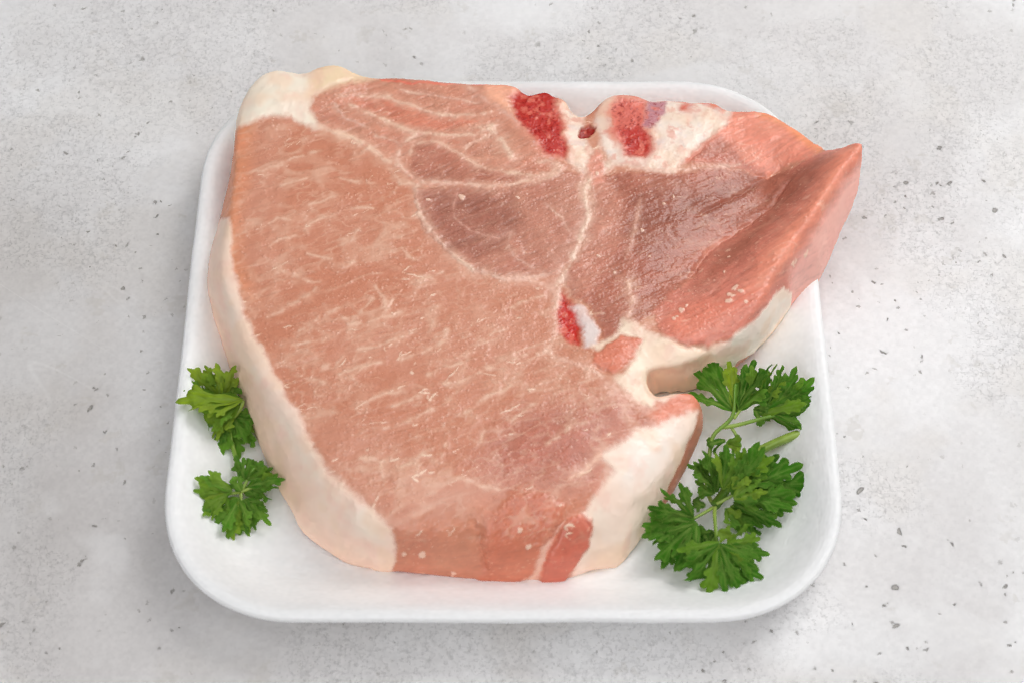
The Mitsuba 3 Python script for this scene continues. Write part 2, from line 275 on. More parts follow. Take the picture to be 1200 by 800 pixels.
def chop_base():
    lp = loop_resample(OUTLINE, STEP)
    n = len(lp)
    top, bot, rnd, spread = lp[:, :3], lp[:, 3:6], np.maximum(lp[:, 6], .5), np.clip(lp[:, 7], .1, 1)
    # interior points of the top face
    lo, hi = top[:, :2].min(0), top[:, :2].max(0)
    gx, gy = np.meshgrid(np.arange(lo[0], hi[0], STEP), np.arange(lo[1], hi[1], STEP * .866))
    gx[1::2] += STEP / 2
    g = np.c_[gx.ravel(), gy.ravel()]
    g = g[inside(top[::3, :2], g)]
    tree = cKDTree(top[:, :2])
    d, near = tree.query(g)
    g, near, d = g[d > STEP * .55], near[d > STEP * .55], d[d > STEP * .55]
    # height of the top face: thin plate through the measured heights
    ctrl = np.vstack([np.asarray(HEIGHTS), top[::18]])
    _, keep = np.unique(np.round(ctrl[:, :2], 1), axis=0, return_index=True)
    ctrl = ctrl[keep]
    rbf = RBFInterpolator(ctrl[:, :2], ctrl[:, 2], kernel="linear", smoothing=.02, neighbors=40)
    coarse = np.stack(np.meshgrid(np.arange(lo[0] - 2, hi[0] + 2, 1.0), np.arange(lo[1] - 2, hi[1] + 2, 1.0), indexing="ij"), -1)
    cz = rbf(coarse.reshape(-1, 2)).reshape(coarse.shape[:2])
    from scipy.ndimage import gaussian_filter, map_coordinates
    cz = gaussian_filter(cz, 1.1)
    gz = map_coordinates(cz, [(g[:, 0] - lo[0] + 2), (g[:, 1] - lo[1] + 2)], order=3)
    r = rnd[near]
    k = np.clip(1 - d / r, 0, 1)
    edge = top[near, 2]
    w = np.exp(-d / 1.2)
    gz = gz * (1 - w) + edge * w
    gz = gz - .30 * r * k * k
    tz = top[:, 2] - .30 * rnd
    top = np.c_[top[:, :2], tz]
    # skirt rings from the top edge to the underside
    nx = np.roll(top[:, :2], -3, 0) - np.roll(top[:, :2], 3, 0)
    out = np.c_[-nx[:, 1], nx[:, 0]]
    out /= np.linalg.norm(out, axis=1)[:, None]
    for _ in range(3):
        out = (out + np.roll(out, 4, 0) + np.roll(out, -4, 0)) / 3
    out /= np.linalg.norm(out, axis=1)[:, None]
    down = np.linalg.norm(bot - top, axis=1)
    rings = int(34 / (STEP * 1.1))
    V, UV, TT = [np.c_[g, gz]], [g], [np.zeros(len(g))]
    for j in range(rings + 1):
        t = j / rings
        b = np.sin(np.pi * t) ** .8 * np.minimum(2.6, .10 * down) * np.clip(spread * 1.5 - .4, -.2, 1)
        p = top + (bot - top) * t
        p[:, :2] += out * b[:, None]
        p[:, 2] -= .5 * rnd * 0 * t
        V.append(p)
        UV.append(top[:, :2] + out * (down * spread * t)[:, None])
        TT.append(np.full(n, t))
    V, UV, TT = np.vstack(V), np.vstack(UV), np.concatenate(TT)
    ng = len(g)
    tri = Delaunay(np.vstack([g, top[:, :2]])).simplices
    cen = V[tri, :2].mean(1)
    tri = tri[inside(top[:, :2], cen)]
    a = V[tri]
    flip = np.cross(a[:, 1, :2] - a[:, 0, :2], a[:, 2, :2] - a[:, 0, :2]) < 0
    tri[flip] = tri[flip][:, ::-1]
    i = np.arange(n)
    side = []
    for j in range(rings):
        p, q = ng + j * n + i, ng + j * n + (i + 1) % n
        side.append(np.c_[p, q, q + n])
        side.append(np.c_[p, q + n, p + n])
    # clockwise loop, so the skirt as listed faces outward
    side = np.vstack(side)
    # underside: close the lowest ring
    last = ng + rings * n + i
    under = Delaunay(V[last][:, :2]).simplices
    under = under[inside(V[last][:, :2], V[last][under][:, :, :2].mean(1))]
    a = V[last][under]
    flip = np.cross(a[:, 1, :2] - a[:, 0, :2], a[:, 2, :2] - a[:, 0, :2]) > 0
    under[flip] = under[flip][:, ::-1]
    F = np.vstack([tri, side, last[under]])
    # relax the creases a little, as soft tissue does
    from scipy.sparse import coo_matrix
    e = np.vstack([F[:, [0, 1]], F[:, [1, 2]], F[:, [2, 0]]])
    A = coo_matrix((np.ones(len(e), np.float32), (e[:, 0], e[:, 1])), shape=(len(V),) * 2).tocsr()
    A = A + A.T
    inv = 1 / np.asarray(A.sum(1))
    W = V.astype(np.float32)
    for _ in range(int(26 * (.31 / STEP) ** 2)):
        W = .35 * W + .65 * np.asarray(A @ W) * inv
    keep = np.exp(-np.maximum(V[:, 2] - 4.5, 0) / 2.0)[:, None]
    return W * (1 - keep) + V * keep, F, UV, TT, ng



# tissue regions on the unrolled surface (mm)
REGIONS = [
    ('front_meat', 'loin_muscle', (206, 132, 104), 5, 0, (-35.6, -131.6, -37.5, -97.1, -38.4, -87.6, -27.3, -85.1, -14.7, -81.7, -5.5, -76.3, 1.4, -74, 11, -74.1, 17.8, -75.2, 24.7, -75.9,
     28.6, -71.6, 33.2, -79.5, 29.4, -84.9, 26.6, -90.6, 26.7, -99.2, 33.3, -127.7, 17.2, -129.3, 10.5, -129.8, 4.6, -130.7, -2, -131.7, -10.3, -131.4, -17.7, -131.5, -30.3, -130.7)),
    ('front_red', 'loin_muscle', (206, 120, 92), 1.8, 0.9, (0.5, -131.5, -4.4, -96.7, -8.1, -89.6, -7.6, -83.4, -2.7, -78.1, 2.7, -75.4, 11, -76.2, 16.4, -79.5, 15.9, -82.7, 12.3, -88.9, 11,
     -95.9, 11.4, -129.7)),
    ('left_orange', 'loin_muscle', (218, 144, 110), 4, 0, (-125, 81.8, -109.1, 75.8, -92.7, 74.2, -93, 59.5, -93.8, 48, -94.6, 36.8, -93.9, 25.7, -93.2, 14.9, -90.8, 6, -88.4, -2.7, -96.4,
     1.1, -98.4, 11.7, -101.2, 22.9, -107.5, 35.2, -121.7, 56.6, -129.9, 61, -124.4, 73.5)),
    ('lower_purple', 'loin_muscle', (186, 114, 94), 10, -0.2, (5.6, -46.9, 14, -45.4, 22.4, -43.9, 33.7, -43.8, 45.4, -48.9, 35.1, -56.1, 28.2, -62.3, 32.1, -67.2, 24.7, -73.8, 17.8, -73.4,
     11, -72.7, 3.4, -73.3, -4.1, -74, -11, -65.5, -6.9, -59.4, -2.8, -53.1)),
    ('cap_muscle', 'cap_muscle', (194, 130, 107), 1.2, 0, (-70.4, 72.4, -74.4, 79.6, -73.1, 84.6, -62.4, 89.7, -50.3, 99.6, -41, 104.8, -34.7, 115.1, -25.1, 117.6, -14.8, 117.2, -6.9, 116,
     10.3, 113.2, 3.7, 79.1, 8.3, 68.5, 12.8, 58.6, 19.5, 53.9, 16.7, 49.6, 9.7, 46.8, 1.1, 44.9, -7.5, 43.2, -15.6, 44, -23.7, 44.6, -31.8, 45.1, -37.3, 49.2, -42.1, 54.9, -52.1, 62.4,
     -61.5, 67.6)),
    ('cap_dark', 'cap_muscle', (176, 112, 92), 1.4, 0.2, (-36.7, 58.7, -33.8, 64.1, -27, 64.1, -19.9, 59.1, -12.2, 53.4, -1.5, 50.6, 9.1, 48.7, 0, 45.7, -10.3, 46.2, -20.6, 46.7, -31.8,
     47.4, -36.5, 51.9)),
    ('cap_red', 'cap_muscle', (200, 124, 100), 1.5, 0, (-66.8, 81.6, -56.1, 84.5, -46.1, 84.1, -36.6, 79, -21.7, 74.7, -12.4, 72.7, -24.7, 70.4, -36.4, 71.1, -46.5, 75.7, -59, 80.6)),
    ('cap_edge', 'cap_muscle', (218, 116, 94), 0.8, 0, (-48.4, 94.7, -36.8, 93.5, -25.1, 93.6, -16.7, 93.1, -7.8, 91.8, -7.9, 90.3, -16.4, 91, -25.1, 91.5, -36.1, 92.3, -47.1, 93.2)),
    ('eye_muscle', 'eye_muscle', (182, 121, 101), 1.1, 0.2, (-34.2, 44.3, -20.6, 45.2, -7.5, 43.2, 1.1, 44.9, 9.7, 46.8, 17.3, 51.5, 24.3, 50.2, 26.6, 42.4, 26.6, 32.9, 24.4, 23.7, 20.6,
     14.7, 16.1, 8.3, 8.8, 5.5, -2.9, 4.8, -13.2, 8.3, -22.1, 15.4, -29.8, 25.7, -34.3, 37.6)),
    ('eye_dark', 'eye_muscle', (160, 101, 84), 4, -0.2, (-32.6, 42.5, -22.3, 42.4, -12.1, 42.2, -0, 39.7, 3, 29.2, -3, 18.3, -11.8, 12.9, -20.7, 18.4, -28.3, 28.7)),
    ('rib_flesh', 'cap_muscle', (230, 166, 136), 2.5, 0.3, (-13.8, 96.8, 6, 103.3, 0.6, 84.2, 2.8, 74.2, -4.7, 80.4, -10, 86.6)),
    ('tenderloin', 'tenderloin_muscle', (166, 99, 80), 1.5, 0, (27.9, 47.5, 38, 50.8, 47.8, 50.2, 57.7, 50, 66.1, 51.7, 74.7, 53.6, 83.8, 52.3, 92.7, 50.3, 99, 50.6, 91.9, 38.2, 85.6, 33.1,
     79.4, 28.2, 69, 19.2, 60, 3.6, 50.7, -8, 42.6, -13.6, 37.2, -19, 32, -20.6, 26.1, -6.5, 19.8, -1.9, 18.2, 5.8, 23.7, 18.3, 26.9, 31)),
    ('tender_light', 'tenderloin_muscle', (184, 118, 98), 3, 0, (28.5, 46.3, 36.4, 48.2, 40.5, 36.6, 37.1, 21.8, 33.9, 12.8, 30.7, 3.9, 26.2, -3.1, 20.4, -1.2, 18.7, 5.8, 24.3, 18.2, 27.5, 31)),
    ('tender_dark', 'tenderloin_muscle', (148, 87, 70), 6, 0, (43.7, 42.3, 52.1, 44.2, 60.6, 46.3, 69.8, 47.7, 79.1, 49.4, 88.1, 47.8, 84.7, 39.5, 71.9, 29.5, 59.3, 19.4, 50, 11.5, 42.8,
     14.6, 40.3, 29.2)),
    ('flap', 'flap_muscle', (198, 120, 102), 1.4, 0.2, (99, 50.6, 110.7, 54.6, 115.4, 76.2, 126.7, 74.2, 149.2, 46.6, 151.3, 34.1, 153.9, 24.6, 153.8, 16.5, 153.1, 8.1, 146.8, -2.2, 139.8,
     -18.3, 115.7, -16.1, 96.1, -1.7, 90.7, -5.7, 81, -13.2, 73.2, -18.8, 66.4, -21.8, 58, -22.1, 50.2, -17.9, 48.3, -8.7, 55.4, -0.8, 60, 3.6, 69, 19.2, 79.4, 28.2, 85.6, 33.1, 91.9,
     38.2)),
    ('flap_dark', 'flap_muscle', (164, 98, 80), 5, 0, (96.9, 48.8, 108, 50.2, 111.6, 46.8, 104, 38.9, 99, 34.7, 93.5, 28.4, 82.6, 17.2, 76.4, 11.7, 70.2, 5.6, 62.7, 0.7, 68.8, 16.7, 79.3,
     26.3, 91.1, 36.1)),
    ('flap_orange', 'flap_muscle', (228, 142, 116), 6, 0, (114.5, 47.8, 132.8, 59.7, 118.1, 43.3, 114.2, 36.3, 109.6, 29.1, 104.7, 21.8, 99.6, 14.3, 91.8, 5.2, 83.7, -4.3, 77.9, -5.6, 84.4,
     7.5, 92.1, 16.6, 96.9, 22.9, 101.7, 29.4, 107.9, 37.9)),
    ('flap_red', 'flap_muscle', (212, 124, 102), 4, 0, (55.1, -6.4, 66.7, -4, 75.2, -3.6, 81, -0.8, 83.7, -4.3, 74.6, -14.8, 65.8, -19.8, 57.2, -20.9, 51.7, -15.5)),
    ('flap_outer', 'flap_muscle', (238, 176, 162), 4, 0, (127.3, 48.8, 116.7, 37, 112.9, 29.7, 108.5, 22.1, 103, 13.5, 97.4, 4.7, 102.3, -3.9, 115.7, -16.1, 139.8, -18.3, 146.8, -2.2, 153.1,  # light on the outer face put into a brighter pink
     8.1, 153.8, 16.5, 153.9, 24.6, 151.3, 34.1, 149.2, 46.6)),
    ('chunk', 'flap_muscle', (222, 140, 118), 1.4, 0.2, (78.5, 78.6, 93.3, 103.2, 113.1, 91.6, 113.9, 61.5, 105.5, 51.8, 98.6, 52.6, 91.2, 50.2, 80.2, 53.7, 71.7, 55.2, 61.9, 54.9, 68.4,
     63.7, 74.9, 70.6)),
    ('chunk_dark', 'flap_muscle', (184, 112, 94), 2.5, 0, (62.5, 54.9, 69, 63, 75.3, 66.8, 81.2, 62.3, 83.9, 56, 89.8, 51.7, 79.9, 53.7, 71.7, 55.2)),
    ('chunk_edge', 'flap_muscle', (230, 146, 106), 2.5, 0, (86.9, 83.7, 99.8, 101.5, 114.9, 89.5, 118.1, 63.1, 108.2, 55.6, 102.5, 64.3, 96.3, 72.5, 89.9, 76.6)),
    ('fat_cap', 'fat_cap', (247, 231, 212), 1.8, 0.3, (-112.1, 72.2, -97.3, 71.6, -89.6, 74.7, -80.4, 75.5, -71.5, 70.6, -69.1, 70.9, -73.7, 78.6, -72.8, 84.6, -67.1, 88.3, -60, 91.2, -50.3,
     105.6, -43.1, 118, -53.4, 121, -72.9, 123.3, -80.8, 120, -85.7, 121.5, -98.8, 118, -110.9, 109, -119.8, 98.6, -126.1, 75.7)),
    ('fat_cap_cream', 'fat_cap', (244, 216, 180), 3, 0, (-74.7, 84.5, -67, 87.5, -59.4, 90.1, -50.3, 94.6, -46.9, 119.1, -69.2, 123.8, -73.9, 96)),
    ('fat_rim', 'fat_rim', (247, 214, 194), 1.3, 0.3, (-99.7, 31.8, -97.4, 18.7, -95.1, 7.9, -92.5, -2.6, -88.8, -14.4, -84.4, -22.9, -79.6, -31.8, -76.4, -37.9, -72.3, -45, -68.2, -52.2,
     -64.2, -59.7, -60.2, -67.1, -54.7, -72.5, -49.3, -77.6, -40.9, -83.9, -38.4, -87.6, -37.5, -97.1, -36.6, -121.6, -35.9, -131.6, -55.3, -129.1, -66.1, -126.3, -77.5, -120.2, -83.2,
     -116.1, -91.8, -107.9, -99, -99.2, -104.2, -92, -108.1, -83.4, -113.2, -75.6, -115.9, -72.3, -119.8, -66, -123.7, -59.1, -128.6, -48.4, -131.2, -40.8, -135, -31.8, -139.4, -22, -141.5,
     -7.3, -141.2, 9.9, -140.4, 23.4, -124, 37)),
    ('fat_rim_white', 'fat_rim', (250, 227, 209), 4, 0.1, (-99.1, 5, -95.7, -0.6, -92.4, -9.1, -89.2, -17.5, -85, -25.8, -80.9, -34, -73.1, -46.8, -68, -56.2, -63.1, -65.2, -56, -72.5,
     -49.3, -79.2, -41.4, -85.3, -40.6, -93.4, -50.2, -88.4, -55.7, -83, -61.5, -77.8, -65.8, -70.4, -70.4, -62.7, -74.7, -55.1, -79.2, -47.7, -83.6, -40, -88.3, -32.2, -95.6, -17.8, -97.1,
     -6.3)),
    ('fat_rim_pink', 'fat_rim', (243, 206, 184), 4, 0, (-121.9, 6.9, -108.9, -5, -102.8, -13.6, -98.1, -23.7, -93.7, -33.1, -90.3, -40.8, -87.3, -48.4, -82.6, -54.6, -78.2, -60.8, -73.5,
     -69.2, -68.9, -77.6, -62.5, -88.1, -54.2, -94.1, -45.9, -101.8, -56.3, -128.9, -67.8, -125.7, -79.4, -119, -84, -115.7, -91.8, -107.9, -99.4, -98.4, -105.1, -90.6, -108.3, -83.1,
     -112.5, -77, -117.7, -68.9, -122, -61.5, -126.3, -53.5, -129.1, -46.1, -132.8, -37.4, -135.3, -30.8, -139.2, -20.2, -142.2, -8.3)),
    ('front_fat', 'front_fat', (245, 220, 202), 1.6, 0.3, (28.8, -62.3, 35.1, -56.6, 46.8, -50.3, 50.6, -47.4, 55.5, -45.5, 61.3, -42.1, 96.1, -48.7, 94.9, -60.7, 87.4, -74.3, 87.5, -79.9,
     84.4, -88.5, 77.7, -98.2, 66.9, -107.8, 56, -117.8, 39.9, -124.2, 37.5, -125.4, 28.9, -129.2, 23.7, -101.3, 24.3, -92.2, 25.7, -85, 21.9, -81.5, 27.5, -74.9, 32.9, -67.4)),
    ('front_fat_white', 'front_fat', (249, 233, 221), 5, 0.3, (37.5, -59.6, 47.6, -52.6, 54.8, -50.2, 51.8, -58.8, 44.4, -68.1, 37.3, -71.9, 33.1, -68.5)),
    ('front_fat_pink', 'front_fat', (238, 205, 182), 3, 0, (26.6, -90.6, 39.7, -89.9, 67.2, -107.1, 51.8, -120.5, 36.4, -125.5, 36.5, -126.5, 28.2, -99.3)),
    ('lobe_tip', 'front_fat', (222, 134, 106), 2, 0, (45.8, -46.8, 50.2, -42.3, 53.2, -33.6, 62.6, -33.5, 70.1, -30.8, 62.3, -42.2, 55.5, -46.4, 47.7, -49.9)),
    ('lobe_side', 'front_fat', (196, 124, 100), 1.2, 0, (62.5, -40.7, 61, -48.9, 59.1, -57.3, 57.2, -65.5, 58.3, -72.7, 83.7, -87.1, 88.5, -78.5, 88, -72.9, 90.6, -65.2, 93.2, -56.6, 91.6,
     -33.2)),
    ('lobe_seam', 'front_fat', (232, 186, 164), 1, -0.5, (11, -128.8, 10.5, -96, 12.1, -88.9, 16, -84, 17.6, -84, 14.1, -89.9, 12.8, -97.2, 12.8, -128.6)),
    ('front_lobe', 'loin_muscle', (206, 112, 90), 1.2, 1.3, (13.9, -113.8, 12.1, -97.5, 13.5, -90.4, 16.8, -85.1, 21.7, -82.2, 25.1, -82.7, 26.4, -86.5, 25, -92.5, 22.6, -99.2, 20.6, -108.7)),
    ('fat_band', 'fat_band', (244, 218, 194), 1.5, 0.2, (38.3, -12.6, 45.1, -16.4, 50.2, -18.2, 58, -22.4, 65.8, -22.4, 68.9, -21.4, 69, -23.6, 56.2, -28.8, 46.4, -30.7, 45.1, -32.3, 46.3,
     -32.8, 47.7, -40.2, 45.9, -44.9, 39.4, -41.9, 33.4, -35.2, 36.2, -33.9, 41.3, -26.7, 44.1, -19.9, 37.2, -19, 28.5, -24.6, 25.7, -22, 32, -20.6, 36.7, -18.3)),
    ('notch_face', 'fat_band', (242, 208, 186), 1.2, 0, (45.2, -31.3, 56.2, -29, 68.5, -24.2, 77, -38.9, 68.9, -29, 50.8, -41.7, 46.4, -39.3)),
    ('side_fat', 'side_fat', (250, 236, 220), 1.2, 0.6, (94.5, -1.1, 104.4, -3.8, 114.2, -14.2, 107, -27.3, 96.9, -33.7, 80.7, -31.9, 79.5, -39.1, 70.1, -31.7, 67.1, -23.3, 73.2, -19.1, 81,
     -13.2, 88.1, -6.3)),
    ('pink_bit', 'loin_muscle', (216, 126, 100), 0.8, 0.4, (27.6, -26.2, 37.2, -19.7, 43.8, -19.6, 40.7, -26.4, 33.1, -33.9, 26.4, -29.6)),
    ('bone2', 'vertebra_bone', (243, 222, 206), 1.8, 0.3, (30.1, 74.8, 33, 81.7, 37.2, 104.1, 46.2, 110.7, 55.6, 108.6, 65.4, 107.7, 81.9, 106.4, 80.1, 79.8, 75.5, 70.6, 68.4, 64.1, 61.9,
     56.7, 57.7, 50.7, 50.1, 51, 42.6, 53.7, 36.6, 55.1, 32.8, 61.1)),
    ('bone2_pink', 'vertebra_bone', (230, 170, 150), 1.5, 0, (34.9, 81.6, 39.6, 86.6, 52.8, 91.9, 48.2, 81, 40.1, 70.9, 37.4, 61.6, 34.5, 67.7)),
    ('bone_halo2', 'vertebra_bone', (226, 150, 130), 3.5, 0, (37.9, 86.8, 49.9, 98.6, 50.1, 75.5, 49.3, 70.6, 52.2, 64.4, 51.4, 60, 47.3, 56.6, 41.2, 57.2, 37.5, 64.3, 34.9, 69.6, 32.9, 78.6)),
    ('marrow2', 'vertebra_bone__marrow', (216, 112, 98), 2.2, -0.3, (39.6, 84.8, 49, 84.2, 48.3, 76.7, 47.2, 71.8, 50, 64.8, 49.9, 62.2, 46.8, 58.9, 41.9, 59, 39.3, 65.2, 37, 69.3, 35.1, 78.4)),
    ('marrow2_deep', 'vertebra_bone__marrow', (192, 56, 46), 2.2, -0.2, (40.1, 70.9, 44.7, 71.4, 48, 68.3, 50.6, 64.4, 50.5, 60.7, 47.3, 57.7, 42.2, 58.2, 39.9, 64.1)),
    ('purple2', 'vertebra_bone__marrow', (192, 132, 138), 1.2, -0.1, (49.9, 84.6, 56.9, 84.5, 55.2, 78, 52.5, 73.4, 49.3, 69.4, 46.9, 71.4, 48.7, 78)),
    ('red2', 'vertebra_bone', (216, 100, 80), 1.8, 0, (61.4, 82, 64, 83.5, 66, 81.6, 64, 79.3, 61.5, 79.3)),
    ('red2b', 'vertebra_bone', (225, 130, 105), 1, 0, (49.9, 101.6, 62.3, 100.6, 74.1, 94.1, 78.7, 81.5, 76, 78.3, 66.9, 83, 53, 85.5)),
    ('seam_fat', 'rib_bone', (244, 220, 200), 1.6, 0.2, (15.8, 101, 22.6, 100.6, 27.2, 97.7, 25.3, 81.9, 25.9, 68, 28.2, 62, 31.1, 56.2, 37.2, 54.7, 34, 51, 27.3, 48.7, 23.1, 52.1, 18.9,
     56.5, 19.6, 61.5, 15.8, 78.9)),
    ('bone_halo1', 'rib_bone', (228, 152, 128), 3, 0, (-1.6, 86.6, 6, 95.7, 21.8, 111.3, 18, 79.1, 21.7, 60.5, 19.5, 56.6, 11, 58.2, 5.2, 65.8, 0.3, 74.2)),
    ('marrow1', 'rib_bone__marrow', (190, 54, 46), 1.8, -0.4, (-0, 85.4, 4.7, 90.8, 5.3, 106, 16, 103.9, 16.1, 79, 19.9, 61.5, 18.6, 58.4, 12.2, 59.7, 6.8, 66.9, 2.2, 75)),
    ('strip', 'tenderloin_muscle', (210, 136, 116), 1.6, 0.1, (26.9, 58.9, 30.3, 60.8, 33.8, 54.5, 32.4, 46.7, 28.1, 44.4, 26.1, 50.2)),
    ('hole', 'rib_bone', (150, 36, 24), 0.6, -1.2, (24.4, 71.4, 27.9, 74.8, 30, 72.4, 28, 67.7, 24.9, 67)),
    ('clot', 'blood_clot', (198, 44, 34), 1.8, -0.5, (16.6, -0.4, 15.6, -7.9, 15.8, -14.7, 18.9, -21.3, 22.6, -21.5, 23.9, -13.2, 20.9, -7)),
    ('cartilage', 'vertebra_cartilage', (236, 216, 210), 1.3, 0.3, (19.7, -6.3, 23.2, -6.4, 27.1, -11.4, 29.6, -17.4, 28, -21.8, 24.6, -23, 23.9, -14.9)),
]
SEAMS = [
    (1.6, 0.25, (238, 198, 172), (-69.4, 70.9, -61.5, 67.6, -52.1, 62.4, -45.1, 56.4, -41.4, 54.9)),
    (1.1, 0.2, (232, 190, 165), (-58.4, 80.6, -55.9, 79.7, -46.4, 74.6, -36.4, 69.6, -24.6, 67.6, -13.2, 67.6, -7.1, 71.9)),
    (1, 0.2, (230, 186, 162), (-62.2, 84.7, -56.1, 85.3, -46.2, 85.3, -36.7, 80.7, -27.9, 77.9, -21.1, 76.3, -13, 77.1, -7.1, 78.4)),
    (1, 0.2, (232, 190, 168), (-34.8, 68.4, -39.9, 62.5, -41.5, 55.6, -37.3, 50, -31.8, 46.3, -20.6, 46.4, -7.6, 44.3, 0, 45.3, 9.7, 48, 15.8, 49.9, 17.7, 53.4, 14.6, 54.9)),
    (1, 0.2, (230, 186, 162), (-36.7, 58.7, -36.2, 61.8, -33.2, 64.5, -27, 64.5, -19.9, 59.5, -12.2, 53.8, -1.5, 51, 7.6, 49.1, 14.6, 50.3)),
    (1.1, 0.25, (236, 198, 176), (-31.8, 46.6, -34.1, 43.6, -34.3, 38.3, -30.7, 28.7, -26.1, 21.3, -20.6, 14.7, -13.2, 8.6, -2.9, 4.8, 8.8, 5.5, 14.7, 8.4)),
    (4.2, 0, (214, 158, 138), (27.3, 47.5, 25.9, 38.6, 25.7, 31.1, 22.5, 21.9, 18.2, 11.2, 14.6, 2.4)),
    (1.1, 0.2, (238, 205, 182), (27.3, 47.5, 25.9, 38.6, 26.3, 31, 23.7, 21.9, 20, 11.1, 15.8, 2.3, 15.1, -6.9)),
    (1.3, 0.1, (230, 180, 158), (-2.9, 4.8, 7.3, 4.8, 14.6, 0.6, 15.9, -6.3, 15, -16.4, 11.4, -23.5, 15.7, -27, 25.5, -31.2, 33.8, -38.8, 40.8, -42.9)),
    (1.8, 0.3, (240, 205, 180), (-10.5, 70.3, -8, 71.1, -6.2, 69.1, -3.1, 64, -0, 57.4)),
    (0.9, 0.1, (226, 180, 156), (-16.8, 61.4, -13.8, 64.1, -8.6, 67.2, -6.2, 70.3)),
    (0.9, 0.1, (226, 180, 156), (9.8, 55.5, 12.2, 56.7, 15.3, 56.4, 16.7, 53.8, 13.7, 50.7, 10.6, 50.6)),
    (0.8, 0.1, (228, 185, 165), (42.6, 53.3, 51.7, 51.8, 60.8, 52.3, 74.7, 54.3, 81.1, 54.7)),
    (0.4, 0, (206, 150, 132), (-19.3, 41.5, -21, 35.5, -19.7, 30.2, -14.3, 25, -4.7, 21.9, -0, 24.8)),
    (0.5, 0, (214, 165, 146), (-0, 24.8, -1.2, 19.1, 1.8, 13.3, 6.5, 9.8)),
    (0.5, 0, (210, 160, 140), (12, 36.7, 17.9, 31.1, 20.2, 23.7)),
    (0.6, 0, (216, 168, 148), (-64.6, 81, -60.3, 74.5, -52.4, 70.9)),
    (0.7, 0, (218, 170, 150), (-40.7, 89.1, -31.2, 86.4, -18.7, 84, -12.5, 82.4)),
    (0.6, 0, (216, 168, 148), (-49.2, 67.1, -43, 65.2, -39.9, 62.5)),
    (0.8, 0.1, (205, 150, 130), (45.1, 38.5, 44.2, 31, 42.2, 23.7, 39.8, 14.6)),
    (1, 0.1, (220, 170, 150), (-47.1, 99.8, -31.4, 94.3, -17.3, 91.9, -12.5, 86.5, -3.1, 78.4, 3.1, 73)),
    (1.3, 0.2, (236, 190, 165), (39.5, 3.9, 41.3, -3.1, 39.8, -10.9, 41.7, -15.4)),
    (1, 0.1, (232, 180, 155), (28.8, -62.3, 24.8, -66.3, 19.2, -71)),
]
GROOVES = [
    (0.9, 1.3, (-14.7, -82.6, -12, -84.8, -10.3, -87, -7.9, -91.9, -2.1, -103.6)),
    (0.8, 1, (12.8, -105.6, 13.2, -93.9, 14.8, -87.8, 17.6, -83.8)),
    (1.1, 1.3, (99.4, 47, 91.9, 38.2, 79.4, 28.2, 69, 19.2, 60, 4)),
    (0.7, 0.8, (86.9, 47.6, 79.6, 42.2, 71.6, 36.8, 62.9, 31.1)),
    (0.7, 0.6, (59.9, 52.3, 62.8, 55.6, 66.7, 59.7, 69.9, 63)),
    (0.8, 1, (98.6, 53, 94.9, 52.2, 91.2, 50.2, 85.3, 51.5)),
    (0.8, 0.3, (79.5, 14.1, 72.8, 2.8, 68.2, -2.3, 61.5, -4)),
    (1, 1, (68.3, -23.6, 62.3, -22.8, 57.1, -22.4, 51, -18.6)),
    (0.6, 0.7, (-13.7, 48.9, -10.3, 49.6, -6.1, 48)),
    (0.8, 0.6, (34, -33.9, 28.4, -31.3, 25.6, -27.2)),
    (0.7, 0.5, (12.2, 59.3, 18.3, 56.5, 27.4, 52.2)),
    (0.6, 0.6, (27.5, -74.9, 25.3, -78.3, 21.9, -81.5, 25.7, -85, 24.8, -90.7)),
    (1, 0.8, (-62.4, -99.7, -54.1, -93.1, -47.8, -93.3)),
]
